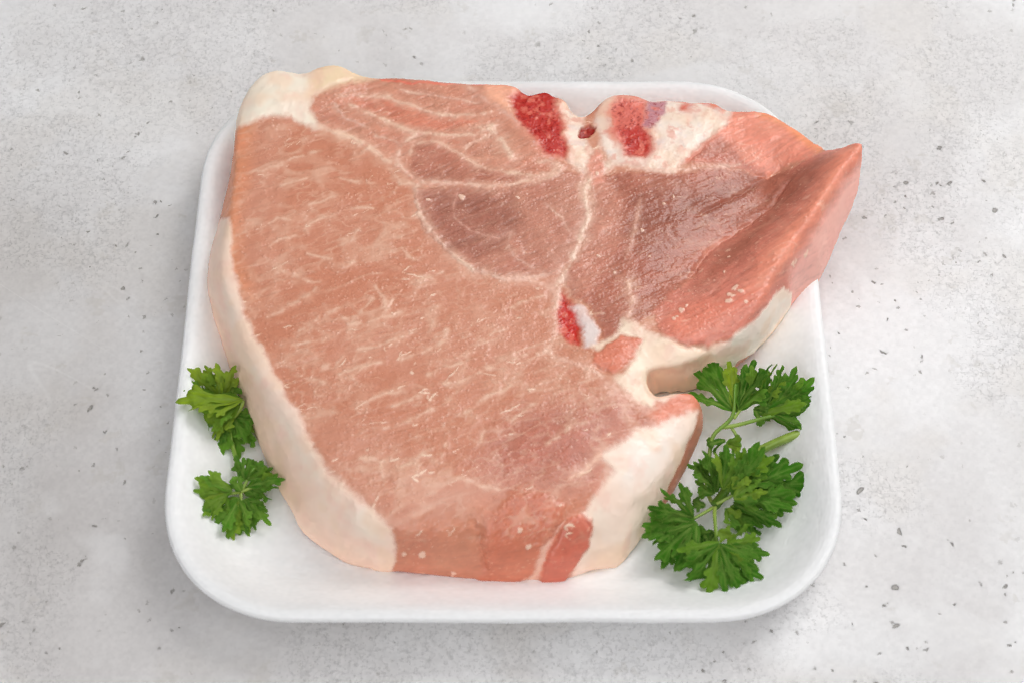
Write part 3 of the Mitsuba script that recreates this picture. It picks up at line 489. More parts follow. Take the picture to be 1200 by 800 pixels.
STREAKS = [
    (0.9, (-85, 28.4, -82.2, 30.6, -77.6, 29.9)),
    (0.8, (-83.4, 18.9, -80.1, 21.8, -75.7, 23.2)),
    (0.9, (-72, 26.2, -69.2, 29.1, -64, 31.7)),
    (0.9, (-79.2, 8.2, -74.7, 6.7, -69.5, 3.9)),
    (1, (-69.5, 3.9, -66, 3.1, -68.1, -0.4, -72.6, -3.8, -78.1, -8.2, -82.1, -9.7)),
    (0.9, (-73.2, -16.9, -70.1, -15.6, -67.4, -12.9, -63.5, -10.2, -59, -7.4)),
    (0.8, (-57.7, -10.9, -54.2, -12.3, -50.9, -8.1, -47.6, -3.2)),
    (1.1, (-46.7, 1.7, -43.6, -3.2, -42.8, -8.5, -40.1, -3.9)),
    (0.9, (-60.1, 8.1, -57.3, 10.3, -54.2, 12.4)),
    (0.8, (-63.6, 13.1, -67.2, 14.5, -70.8, 16)),
    (1, (-54.7, -13.6, -49, -13, -43.3, -10.9, -37.6, -8.8)),
    (0.9, (-51.4, -23.1, -45.7, -22.2, -39.5, -19.8, -34.4, -17.1)),
    (0.9, (-57.2, -33, -51.1, -30.4, -44.1, -28.5)),
    (0.8, (-71.5, -21.6, -68.1, -21, -64.2, -19.7)),
    (0.8, (-59.2, 20, -55.7, 21.1, -53.6, 25.5)),
    (1, (-82.3, 55.4, -77.8, 56.9, -73.3, 58.5, -69.7, 60)),
    (0.8, (-89.9, 50.9, -85.8, 53.2, -82.2, 54.3)),
    (0.8, (-81.6, 44.8, -77.2, 46.3, -73.3, 47.8)),
    (0.9, (-71.4, 36.5, -66.7, 38, -62.6, 40.3)),
    (0.8, (-56.4, 34.7, -52.5, 35.5, -48.6, 35.2)),
    (0.8, (-41, 49.5, -39.3, 45.8, -35.7, 46.2)),
    (0.8, (-60.6, 47.9, -54.5, 46.4, -48.4, 45.7)),
    (0.9, (-62.5, -30.2, -59.1, -29, -56.4, -26.4)),
    (1, (-37, -27.2, -28.5, -24.5, -22.9, -20.5, -21.6, -15.3)),
    (0.8, (-28.3, -33.9, -22.7, -31.2, -17.1, -28.6)),
    (0.9, (-41.8, -53.2, -36.2, -52.3, -30.7, -49.4, -25.2, -45.6)),
    (0.9, (-35.8, -67.1, -31.4, -65.7, -28.7, -62)),
    (1.1, (-23.2, -65, -22.1, -62, -21.6, -59.5)),
    (0.9, (-48.6, -63.7, -44.2, -64.7, -41.4, -65.4)),
    (0.8, (-42.5, -65.4, -41.7, -70.7)),
    (0.8, (-30.3, -67.2, -30.8, -69.3)),
    (0.9, (-11.2, -43.6, -5.6, -41.1, -0.6, -37.8)),
    (1, (-10.3, -58.5, -9.5, -54.7)),
    (0.9, (-22.3, -53.2, -18.1, -50.1, -14, -46.9)),
    (0.8, (-0, -27.1, 5.7, -25, 11.4, -24.2)),
    (0.9, (-16.5, -71.6, -11, -73.7, -4.1, -74.6)),
    (0.8, (-47.7, -43.6, -42.2, -41, -36.6, -39.8)),
    (0.8, (-11.5, -20.4, -7.2, -17.7, -2.9, -15.5)),
    (0.8, (-32.1, 3.9, -27.8, 6.8, -23.5, 8.2)),
    (0.8, (-38.5, 18.3, -36, 14.7, -32.4, 12.5)),
    (0.8, (-0, -6.5, 5.2, -3.6, 11.6, -1.5)),
    (0.9, (-22.6, -37.2, -16.9, -35.9, -11.3, -32.5, -5.7, -29.9)),
    (0.9, (-38.7, -45.3, -34.8, -43.7, -30.9, -41.1)),
    (0.8, (0, -50, 4.2, -47.5, 8.4, -43.7)),
    (0.8, (11.1, -59.4, 15.3, -57, 18.1, -53.3)),
    (0.9, (-70.9, -33.1, -66.5, -34.9, -62.2, -36)),
]
SPECKS = [(-34.1, -96.7, 1.3), (-26, -96.4, 1.8), (-13.2, -103, 1.1), (7.4, -91, 1.2), (75.4, -0.6, 1.4), (73.5, -3.3, 1), (76.9, -2.7, 1.1), (74.8, 15.2, 0.8), (104.2, 10.8, 1.3), (98.7,
     7.9, 1), (97.6, 6.6, 1), (104.3, 12.2, 0.8), (57.9, -7.4, 1.4), (56.2, -11, 1), (59.4, -5.7, 0.9), (54.8, -12, 1), (45.2, 24.9, 0.9), (2.4, -85.8, 0.9), (-23.5, -92.7, 0.6), (1.8, 39.7,
     0.7), (-30.1, 38.4, 1), (-18.1, 40, 1.6), (29.5, 14.6, 0.8), (35.2, 7.4, 0.8), (74.3, -4.2, 0.8), (15.1, -79.1, 0.7), (-13.5, -104.7, 0.6), (-39.9, -106.7, 1.2), (-22.7, -107.1, 0.7),
     (47.2, 14.8, 0.7), (30.4, 50.2, 1), (53.5, 36.7, 0.7), (57.2, 39.9, 0.7), (73.3, 7.9, 0.6), (77.8, -7.3, 1), (72.8, -5.8, 1.4)]
PART_LABELS = {
    'fat_rim': 'thick cream fat rim along the left edge',
    'fat_cap': 'creamy fat lump at the top left corner',
    'front_fat': 'white fat lobe at the lower right corner',
    'fat_band': 'pale fat strip round the notch',
    'side_fat': 'white fat on the outer side of the curled flap',
    'rib_bone': 'sawn bone end with pale rim',
    'rib_bone__marrow': 'red spongy marrow of the sawn bone end',
    'vertebra_bone': 'pale vertebra bone with cartilage at the back edge',
    'vertebra_bone__marrow': 'red and purple marrow inside the vertebra',
    'tenderloin_muscle': 'brownish tenderloin muscle right of the bone seam',
    'flap_muscle': 'curled pink flap with raised pointed tip',
    'eye_muscle': 'darker oval muscle bordered by pale seams',
    'cap_muscle': 'banded upper muscles with pale fat seams',
    'blood_clot': 'bright red blood spot in the seam',
    'vertebra_cartilage': 'bluish white cartilage sliver beside the blood spot',
    'loin_muscle': 'large pink marbled loin muscle',
}

# ------------------------------------------------------------------ colour, relief and tissue of the chop, on its unrolled surface (mm)
def seg_dist(pts, line):
    best = np.full(len(pts), 1e9)
    line = np.asarray(line, float)
    for a, b in zip(line[:-1], line[1:]):
        ab = b - a
        t = np.clip(((pts - a) @ ab) / max(ab @ ab, 1e-9), 0, 1)
        best = np.minimum(best, np.linalg.norm(pts - a - t[:, None] * ab, axis=1))
    return best


def near_box(pts, line, margin):
    line = np.asarray(line, float)
    lo, hi = line.min(0) - margin, line.max(0) + margin
    return np.nonzero(((pts > lo) & (pts < hi)).all(1))[0]


def mask_polygon(pts, poly, soft):
    """0..1 inside a polygon, with a soft edge of so many mm; returns (indices, values)."""
    idx = near_box(pts, poly, soft + 1)
    p = pts[idx]
    d = seg_dist(p, np.vstack([poly, poly[:1]]))
    s = np.where(inside(np.asarray(poly, float), p), d, -d)
    t = np.clip(s / soft * .5 + .5, 0, 1)
    return idx, t * t * (3 - 2 * t)


def field(uv, freq, seed, octaves=3):
    return meshkit.fbm(np.c_[uv * freq, np.full(len(uv), seed * 3.7)], octaves, seed)


def ridged(uv, angle, along, across, seed):
    """Thin ridges stretched along an angle: 1 on the ridge."""
    c, s = math.cos(angle), math.sin(angle)
    q = np.c_[(uv[:, 0] * c + uv[:, 1] * s) / along, (uv[:, 1] * c - uv[:, 0] * s) / across]
    q += .35 * (np.c_[field(q, .9, seed + 1, 2), field(q, .9, seed + 2, 2)] - .5) * 2
    return 1 - np.abs(2 * field(q, 1.0, seed, 2) - 1)


def sm(a, b, x):
    t = np.clip((x - a) / (b - a), 0, 1)
    return t * t * (3 - 2 * t)


def paint(uv, tt):
    n = len(uv)
    w1 = np.c_[field(uv, .22, 11, 2), field(uv, .22, 12, 2)] - .5
    w2 = np.c_[field(uv, .9, 13, 2), field(uv, .9, 14, 2)] - .5
    wuv = uv + w1 * 2.8 + w2 * 1.2
    w3 = np.c_[field(uv, .085, 15, 2), field(uv, .085, 16, 2)] - .5
    suv = uv + w1 * 1.8 + w2 * .8
    wuv = wuv + w3 * 3.0
    big, mid, fine = field(uv, .045, 1), field(uv, .16, 2), field(uv, .7, 3, 4)
    micro = field(uv, 1.9, 7, 2)
    col = np.empty((n, 3))
    col[:] = srgb(206, 142, 117)
    k = sm(.35, .65, big)[:, None]
    col = col * (1 - .8 * k) + srgb(199, 128, 100) * .8 * k
    k = sm(.50, .75, mid)[:, None]
    col = col * (1 - .5 * k) + srgb(216, 161, 135) * .5 * k
    part = np.zeros(n, int)
    dz = np.zeros(n)
    fat = np.zeros(n)
    marrow = np.zeros(n)
    names = ["loin_muscle"]
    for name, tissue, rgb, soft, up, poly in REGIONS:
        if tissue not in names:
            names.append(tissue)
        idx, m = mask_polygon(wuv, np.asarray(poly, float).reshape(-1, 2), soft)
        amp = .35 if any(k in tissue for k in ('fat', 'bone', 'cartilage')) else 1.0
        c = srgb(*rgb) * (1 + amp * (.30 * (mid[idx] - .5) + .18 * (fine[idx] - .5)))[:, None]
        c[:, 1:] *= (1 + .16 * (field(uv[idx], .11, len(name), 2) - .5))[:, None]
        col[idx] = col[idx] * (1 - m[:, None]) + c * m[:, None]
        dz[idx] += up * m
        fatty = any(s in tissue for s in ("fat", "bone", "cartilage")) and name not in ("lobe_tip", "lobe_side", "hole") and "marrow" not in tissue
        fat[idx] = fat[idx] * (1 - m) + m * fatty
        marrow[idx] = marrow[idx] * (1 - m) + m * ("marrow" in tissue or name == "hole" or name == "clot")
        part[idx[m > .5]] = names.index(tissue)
    lean = 1 - np.clip(fat + marrow, 0, 1)
    loin = (part == names.index("loin_muscle")) * lean
    # fibres and marbling
    fib = ridged(uv, .30, 9.0, 1.1, 21)
    col *= (1 + .10 * lean * (fib - .55))[:, None]
    for seed, along, across, lo, amount in ((31, 13, 6.5, .84, .32), (41, 7, 3.6, .86, .24), (51, 4.2, 2.2, .82, .20)):
        r = ridged(uv, .36, along, across, seed)
        keep = sm(.46, .60, field(uv, .10, seed + 3, 2)) * (.55 + .45 * sm(.4, .6, field(uv, .3, seed + 4, 2)))
        m = (sm(lo, 1.0, r) * keep * 1.2 * amount * np.where(loin > .5, 1, .25) * lean * (1 - sm(.04, .30, tt + .3 * (mid - .5))))[:, None]
        col = col * (1 - m) + srgb(236, 196, 170) * m
        dz += .10 * m[:, 0]
    # short broken flecks of marbling along the grain
    rng = np.random.default_rng(12)
    lo, hi = uv.min(0), uv.max(0)
    pts, wid = [], []
    for _ in range(520):
        q = rng.uniform(lo, hi)
        ang, ln, w = .34 + rng.normal(0, .30), rng.gamma(3.0, 1.1), rng.uniform(.22, .62)
        bend = rng.normal(0, .10)
        forks = [(q, ang, ln)] + ([(q, ang + rng.choice([-1, 1]) * rng.uniform(.5, 1.1), ln * .5)] if rng.random() < .6 else [])
        for q0, a0, l0 in forks:
            for u in np.arange(0, l0, .22):
                q0 = q0 + .22 * np.array([math.cos(a0 + bend * u), math.sin(a0 + bend * u)])
                pts.append(q0)
                wid.append(w * (.35 + .65 * math.sin(math.pi * min(1, (u + .15) / l0)) ** .7))
    pts, wid = np.array(pts), np.array(wid)
    dense = sm(.40, .58, field(pts, .055, 18, 2))
    wid = wid * (.35 + .65 * dense)
    d, j = cKDTree(pts).query(suv)
    m = (.80 * (1 - sm(wid[j] * .3, wid[j] * 1.15, d)) + .20 * (1 - sm(0, wid[j] * 3, d))) * lean * np.where(loin > .5, 1, .28) * (1 - sm(.04, .28, tt + .3 * (mid - .5))) * sm(.22, .5, field(uv, .6, 63, 2))
    col = col * (1 - m[:, None]) + srgb(241, 205, 180) * m[:, None]
    dz += .10 * m
    # longer muscle fibres of the tenderloin and the flap
    tl = np.isin(part, [names.index(k) for k in ("tenderloin_muscle", "flap_muscle", "eye_muscle", "cap_muscle")]) * lean
    f1 = ridged(uv, .56, 7.0, .95, 101)
    f2 = ridged(uv, .50, 14.0, 2.6, 111)
    col *= (1 + tl * (.20 * (f1 - .6) + .22 * (f2 - .6)))[:, None]
    dz += tl * (.13 * (f1 - .5) + .26 * (f2 - .5))
    # blood smears on the bone
    bone = np.isin(part, [names.index(k) for k in ("vertebra_bone", "rib_bone")]) * fat
    m = (sm(.50, .70, field(uv, .33, 121, 4)) * bone * .5)[:, None]
    col = col * (1 - m) + srgb(220, 130, 108) * m
    m = (sm(.55, .72, field(uv, .28, 131, 4)) * bone * .45)[:, None]
    col = col * (1 - m) + srgb(222, 208, 206) * m
    for width, line in STREAKS:
        line = np.asarray(line, float).reshape(-1, 2)
        idx = near_box(suv, line, width * 4)
        d = seg_dist(suv[idx], line)
        wd = width * (.35 + 1.5 * field(uv[idx], .35, 61, 2))
        m = (.40 * (1 - sm(0, wd * 1.1, d)) + .24 * (1 - sm(0, wd * 2.6, d))) * lean[idx] * sm(.25, .62, field(uv[idx], .42, 62, 3))
        col[idx] = col[idx] * (1 - m[:, None]) + srgb(238, 198, 172) * m[:, None]
        dz[idx] += .12 * m
    for width, up, rgb, line in SEAMS:
        line = np.asarray(line, float).reshape(-1, 2)
        idx = near_box(suv, line, width * 4)
        d = seg_dist(suv[idx], line)
        wd = width * (.30 + 1.35 * field(uv[idx], .28, 71, 3))
        m = (.52 * (1 - sm(0, wd * 1.3, d)) + .36 * (1 - sm(0, wd * 3.6, d))) * (.35 + .65 * sm(.3, .62, field(uv[idx], .4, 72, 3)))
        m *= 1 - marrow[idx]
        c = srgb(*rgb) * (1 + .12 * (fine[idx] - .5))[:, None]
        col[idx] = col[idx] * (1 - m[:, None]) + c * m[:, None]
        dz[idx] += up * m
        fat[idx] = np.maximum(fat[idx], .6 * m)
    for px_, py_, rad in SPECKS:
        c0 = np.array([[px_, py_], [px_, py_]])
        idx = near_box(wuv, c0, rad * 2)
        d = np.linalg.norm(wuv[idx] - c0[0], axis=1)
        m = (1 - sm(rad * .55, rad * .9, d)) * .8
        col[idx] = col[idx] * (1 - m[:, None]) + srgb(242, 204, 180) * m[:, None]
        dz[idx] += .25 * m
    # fat: faint pink veins and creamy clouds; marrow: spongy
    cream = sm(.48, .70, field(uv, .12, 83)) * fat * .5
    col = col * (1 - cream[:, None]) + srgb(243, 209, 180) * cream[:, None]
    pink = sm(.55, .75, field(uv, .17, 84)) * fat * .35
    col = col * (1 - pink[:, None]) + srgb(238, 190, 172) * pink[:, None]
    spong = field(uv, .9, 85, 4)
    m = (sm(.50, .72, spong) * marrow * .75)[:, None]
    col = col * (1 - m) + srgb(150, 22, 20) * m
    m = (sm(.52, .70, field(uv, .45, 86, 4)) * marrow * .60)[:, None]
    col = col * (1 - m) + srgb(232, 130, 110) * m
    # cut grain: pale flecks, dark pores, and small moist beads, some painted pale as wet sparkle
    fleck = sm(.60, .80, micro) * sm(.36, .62, mid) * lean
    col = col * (1 - .12 * fleck[:, None]) + srgb(238, 196, 172) * .12 * fleck[:, None]
    pore = sm(.62, .84, field(uv, 1.5, 8, 2)) * lean
    col *= (1 - .10 * pore)[:, None]
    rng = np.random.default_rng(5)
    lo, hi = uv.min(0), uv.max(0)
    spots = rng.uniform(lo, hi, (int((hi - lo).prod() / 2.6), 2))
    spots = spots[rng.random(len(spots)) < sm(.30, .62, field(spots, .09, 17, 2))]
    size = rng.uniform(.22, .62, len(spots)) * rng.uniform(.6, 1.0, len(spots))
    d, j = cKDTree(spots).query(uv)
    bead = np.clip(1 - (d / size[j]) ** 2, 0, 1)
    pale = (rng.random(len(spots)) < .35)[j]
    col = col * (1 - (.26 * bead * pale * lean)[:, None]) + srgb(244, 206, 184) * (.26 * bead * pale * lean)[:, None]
    # relief
    dz += (big - .5) * .9 + (mid - .5) * (.85 + .25 * fat) + lean * (.15 * (fine - .5) + .10 * (fib - .5)) + fat * .16 * (fine - .5)
    dz += lean * (.08 * (micro - .5)) + marrow * (.30 * (spong - .5) + .2 * (micro - .5)) + fat * .04 * (micro - .5)
    dz += .16 * bead * (.35 + .65 * lean) * (tt < .2)
    for width, depth, line in GROOVES:
        line = np.asarray(line, float).reshape(-1, 2)
        idx = near_box(suv, line, width * 3)
        d = seg_dist(suv[idx], line)
        e0, e1 = np.linalg.norm(suv[idx] - line[0], axis=1), np.linalg.norm(suv[idx] - line[-1], axis=1)
        taper = sm(0, 5, np.minimum(e0, e1)) * (.35 + 1.1 * field(uv[idx], .25, 91, 2))
        dz[idx] -= depth * taper * np.exp(-np.abs(d / width) ** 1.5)
    col = np.maximum(col, .004)
    col *= np.minimum(1, .93 / col.max(1))[:, None]
    return col, part, names, dz


V, F, UV, TT, NG = chop_base()
N0 = vertex_normals(V, F)
COL, PART, NAMES, DZ = paint(UV, TT)
DZ[TT > .9] *= .3
V = V + N0 * DZ[:, None]
N1 = vertex_normals(V, F)

def wet_bump(p, n, uv):
    x, y, z = p.x, p.y, p.z
    a = noise(x * 1500, y * 1500, z * 1500)
    b = noise(x * 760 + 9, y * 760, z * 760)
    return .00006 * a * a + .00015 * b * smoothstep(.3, .7, noise(x * 140, y * 140, z * 140))


scene["flesh"] = {"type": "bumpmap", "scale": 1.0, "tex": proc(wet_bump, eps=1.2e-4), "bsdf": {"type": "principled", "base_color": {"type": "mesh_attribute", "name": "vertex_color"}, "roughness": 0.42, "specular": 0.3, "clearcoat": 1.0, "clearcoat_gloss": 0.96}}
# one tissue per triangle
fp = PART[F]
face_part = np.where(fp[:, 1] == fp[:, 2], fp[:, 1], fp[:, 0])
for i, name in enumerate(NAMES):
    sel = F[face_part == i]
    if not len(sel):
        continue
    used, inv = np.unique(sel, return_inverse=True)
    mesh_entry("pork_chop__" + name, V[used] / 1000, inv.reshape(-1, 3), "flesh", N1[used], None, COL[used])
labels["pork_chop"] = {"label": "thick raw pork loin chop with bone lying on the white foam tray", "category": "meat"}
for name, text in PART_LABELS.items():
    labels["pork_chop__" + name] = {"label": text}


# parsley: leaflets (base x, y, z, tip x, y, z in mm, spread, roll, lobes, tone, curl) and stems (radius, radius, points)
SPRIGS = {
    'parsley_sprig': ([
        (75.3, -36.4, 13, 73.5, -19.9, 21, 82, -8, 7, 0.15, 0.25),
        (76.8, -36.9, 15, 84.3, -23.1, 19, 44, -18, 4, 0.1, 0.3),
        (81, -34.3, 15, 87.9, -24.8, 24, 34, 32, 3, 0.5, 0.5),
        (86.5, -34.4, 13, 96.8, -25.6, 22, 54, 18, 5, 0.3, 0.35),
        (84.6, -37.2, 12, 100.9, -27.9, 18, 36, -10, 4, 0.2, 0.4),
        (87.6, -36.5, 12, 104.5, -34.3, 15, 58, 14, 6, 0.2, 0.35),
        (88.9, -36.6, 11, 102, -38.6, 11, 36, -8, 3, 0.1, 0.3),
        (82.4, -35.1, 13, 89.1, -39.9, 12, 40, 10, 3, 0.05, 0.2),
        (72, -46.6, 11, 64.2, -50.1, 9, 26, 25, 3, 0.05, 0.5),
        (72.6, -47.4, 10, 79, -51, 13, 40, 0, 4, 0.5, 0.3),
        (66.7, -67.3, 12, 60.1, -63.1, 15, 74, -12, 5, 0.15, 0.3),
        (66, -65.8, 14, 61.6, -57.7, 18, 48, 14, 4, 0, 0.4),
        (67.8, -66.6, 12, 67.2, -54.9, 20, 44, -12, 4, 0.1, 0.5),
        (69.1, -67.5, 16, 73.2, -56, 22, 40, 12, 4, 0.55, 0.5),
        (70.9, -67.6, 15, 81.2, -56.1, 21, 46, -14, 5, 0.3, 0.5),
        (71.7, -69.3, 17, 86.4, -61.3, 21, 50, 12, 5, 0.2, 0.4),
        (72, -69.6, 20, 78, -64.8, 24, 44, 18, 4, 0.65, 0.6),
        (73.7, -68.9, 14, 95.6, -61.8, 15, 52, -12, 6, 0.05, 0.4),
        (74.6, -70.7, 15, 91, -68.8, 15, 50, 10, 5, 0.25, 0.3),
        (72.4, -72.8, 19, 81.9, -69.5, 21, 44, 0, 4, 0.6, 0.5),
        (73.3, -70.5, 11, 89.7, -73.3, 9, 50, -10, 5, 0.1, 0.3),
        (72.3, -71.3, 10, 82.3, -76.9, 8, 48, 8, 5, 0.3, 0.3),
        (70.3, -73, 12, 74.9, -80.5, 12, 40, 0, 3, 0.6, 0.4),
        (63.7, -71.2, 11, 59.4, -70.6, 13, 30, 0, 3, -0.3, 0.2),
        (59.1, -77.6, 15, 44.4, -80.5, 17, 88, -14, 7, 0.1, 0.35),
        (58.2, -78, 12, 43.7, -86.2, 11, 60, 12, 6, -0.1, 0.35),
        (60, -80, 16, 47.5, -91.3, 14, 58, -10, 5, 0.15, 0.45),
        (62.2, -78.7, 11, 54.5, -92.7, 8, 56, 8, 5, -0.15, 0.3),
        (67, -87.9, 17, 65.3, -103.3, 10, 92, 6, 8, 0.25, 0.3),
        (68.1, -87.7, 14, 78, -97.6, 8, 70, -10, 6, 0.05, 0.3),
        (68.7, -89, 18, 81.4, -89, 13, 56, 12, 5, 0.35, 0.4),
        (66, -87.2, 13, 57, -98.2, 8, 60, -8, 5, 0.05, 0.35),
        (67.1, -83.1, 16, 72.8, -86.7, 17, 40, 10, 3, 0.5, 0.4),
        (65.9, -81.1, 12, 60.8, -85.7, 10, 44, 0, 4, -0.2, 0.3),
    ], [
        (2.1, 2.3, [(103, -44, 11), (97.5, -44.2, 11.5), (90.7, -46.6, 11), (84.1, -49.4, 9.5), (77.4, -55, 9), (71.1, -64.7, 9), (67.3, -70.4, 9.5)]),
        (1, 0.9, [(67.3, -70.1, 9), (65.2, -60.4, 7), (66.8, -49, 10), (67.9, -45.2, 12), (70.9, -42.4, 13), (73.9, -39.7, 14), (75.4, -34.2, 16), (75.9, -28.6, 18)]),
        (1, 0.8, [(71, -42.2, 12.5), (75.6, -41.5, 12.5), (82.3, -39.8, 13), (89, -38.4, 14)]),
        (0.7, 0.6, [(75, -39.7, 14), (78.6, -35.2, 15.5), (82.7, -30.7, 18)]),
        (0.8, 0.6, [(73.7, -41.2, 12), (75.6, -44, 11), (77.2, -48, 10)]),
        (0.9, 0.7, [(67.1, -71.8, 11), (66.4, -77.8, 14), (66.5, -84.8, 14.5), (66.8, -91.8, 13)]),
        (0.8, 0.6, [(66.6, -71.5, 10.5), (60.2, -76.4, 12.5), (53, -80.6, 13.5)]),
        (0.8, 0.6, [(67.7, -70.5, 11), (73.8, -68, 13.5), (81.8, -63.7, 15)]),
    ]),
    'parsley_sprig_001': ([
        (-99.2, -32.2, 15, -109.4, -24.4, 21, 60, -14, 5, 0.75, 0.2),
        (-98.2, -30.2, 15, -97.2, -22.9, 23, 48, 10, 4, 0.8, 0.2),
        (-99.3, -31.6, 14, -111.2, -30.1, 17, 52, 0, 4, 0.6, 0.2),
        (-98.5, -29.7, 13, -103.8, -22.6, 17, 40, 0, 3, 0.35, 0.2),
        (-96, -31, 13, -93.8, -24.7, 16, 40, 0, 3, 0.5, 0.2),
        (-90.9, -35.6, 19, -110.5, -38.4, 17, 44, 28, 5, 0.85, 0.4),
        (-92.2, -36.1, 17, -109.7, -40.4, 13, 44, -20, 4, 1, 0.4),
        (-93.4, -36.9, 16, -103.1, -44.1, 17, 46, 18, 4, 0.6, 0.3),
        (-97.5, -37.3, 11, -109, -41.5, 9, 54, 0, 5, 0.2, 0.3),
        (-96.7, -38.5, 12, -105.2, -46.9, 8, 52, 8, 5, 0.15, 0.3),
        (-96.5, -37.4, 10, -101, -50.3, 7, 46, -6, 5, 0.3, 0.3),
        (-94.9, -38.4, 13, -100.3, -46.2, 15, 40, 0, 3, 1, 0.3),
        (-94.6, -37.3, 11, -93.3, -51.5, 8, 50, 6, 5, 0.45, 0.3),
        (-94, -37.3, 11, -87.4, -44.1, 9, 56, 0, 5, 0.4, 0.3),
        (-93.4, -36.5, 12, -89.3, -38.6, 11, 46, 0, 3, 0.4, 0.3),
        (-89.1, -62.1, 12, -87.7, -54.1, 15, 66, -8, 6, 0.25, 0.3),
        (-88, -62.1, 12, -80.8, -55.5, 14, 46, 10, 5, 0.3, 0.3),
        (-89.8, -66.5, 13, -93, -62.9, 17, 40, 0, 3, 0.2, 0.3),
        (-87.9, -64.2, 11, -77.1, -63.1, 12, 44, -10, 5, 0.3, 0.3),
        (-89.1, -64.9, 10, -80.2, -65, 9, 40, 0, 4, 0.2, 0.3),
        (-92.6, -67.1, 13, -103.3, -67.1, 13, 50, 10, 5, 0.5, 0.4),
        (-94.4, -67.3, 12, -107.2, -70.8, 9, 50, -12, 5, 0.5, 0.4),
        (-94.1, -68.4, 13, -101.1, -75.6, 11, 50, 8, 5, 0.6, 0.4),
        (-90.4, -68.6, 11, -98, -77.8, 8, 52, 0, 5, 0.35, 0.3),
        (-89.9, -69.8, 12, -92.2, -81.1, 7, 52, 6, 6, 0.35, 0.4),
        (-89.2, -69.3, 11, -87.4, -78.7, 6, 44, -6, 5, 0.3, 0.3),
        (-88.3, -69.2, 12, -83.4, -74.6, 9, 50, 12, 4, 0.15, 0.4),
        (-87.6, -68.6, 11, -80.7, -76.1, 7, 26, 0, 3, 0.3, 0.4),
    ], [
        (1.2, 1, [(-91.2, -34.4, 17), (-93.3, -37.7, 14), (-95.5, -39.9, 11.5), (-94.6, -47.1, 9.5), (-91.9, -55.6, 10), (-90.1, -65.4, 11)]),
        (0.8, 0.5, [(-93.6, -36.9, 15), (-96.7, -33.2, 15.5), (-100.8, -28.6, 18)]),
        (0.9, 0.7, [(-90.1, -66.1, 11), (-88, -62.1, 12), (-85.7, -58.7, 14)]),
        (0.8, 0.6, [(-90.3, -66.4, 11.5), (-95.4, -68.2, 12.5), (-101.4, -70.4, 12)]),
        (0.8, 0.6, [(-90.1, -66.1, 11), (-84.5, -64.1, 11.5), (-80.6, -63.2, 11.5)]),
        (0.8, 0.6, [(-90, -66.4, 11), (-89.9, -72.2, 10.5), (-91.2, -75.8, 9)]),
    ]),
}

# ------------------------------------------------------------------ parsley
def teardrop(length, width, ang, n=14):
    """A leaf tooth: narrow at the origin, widest near its end, blunt-pointed tip."""
    t = np.linspace(0, 1, n)
    half = width * (t ** .8) * np.sqrt(np.clip(1 - t ** 6, 0, 1))
    p = np.vstack([np.c_[t * length, half], np.c_[t[::-1] * length, -half[::-1]][1:-1]])
    c, s = math.cos(ang), math.sin(ang)
    return np.c_[p[:, 0] * c - p[:, 1] * s, p[:, 0] * s + p[:, 1] * c]


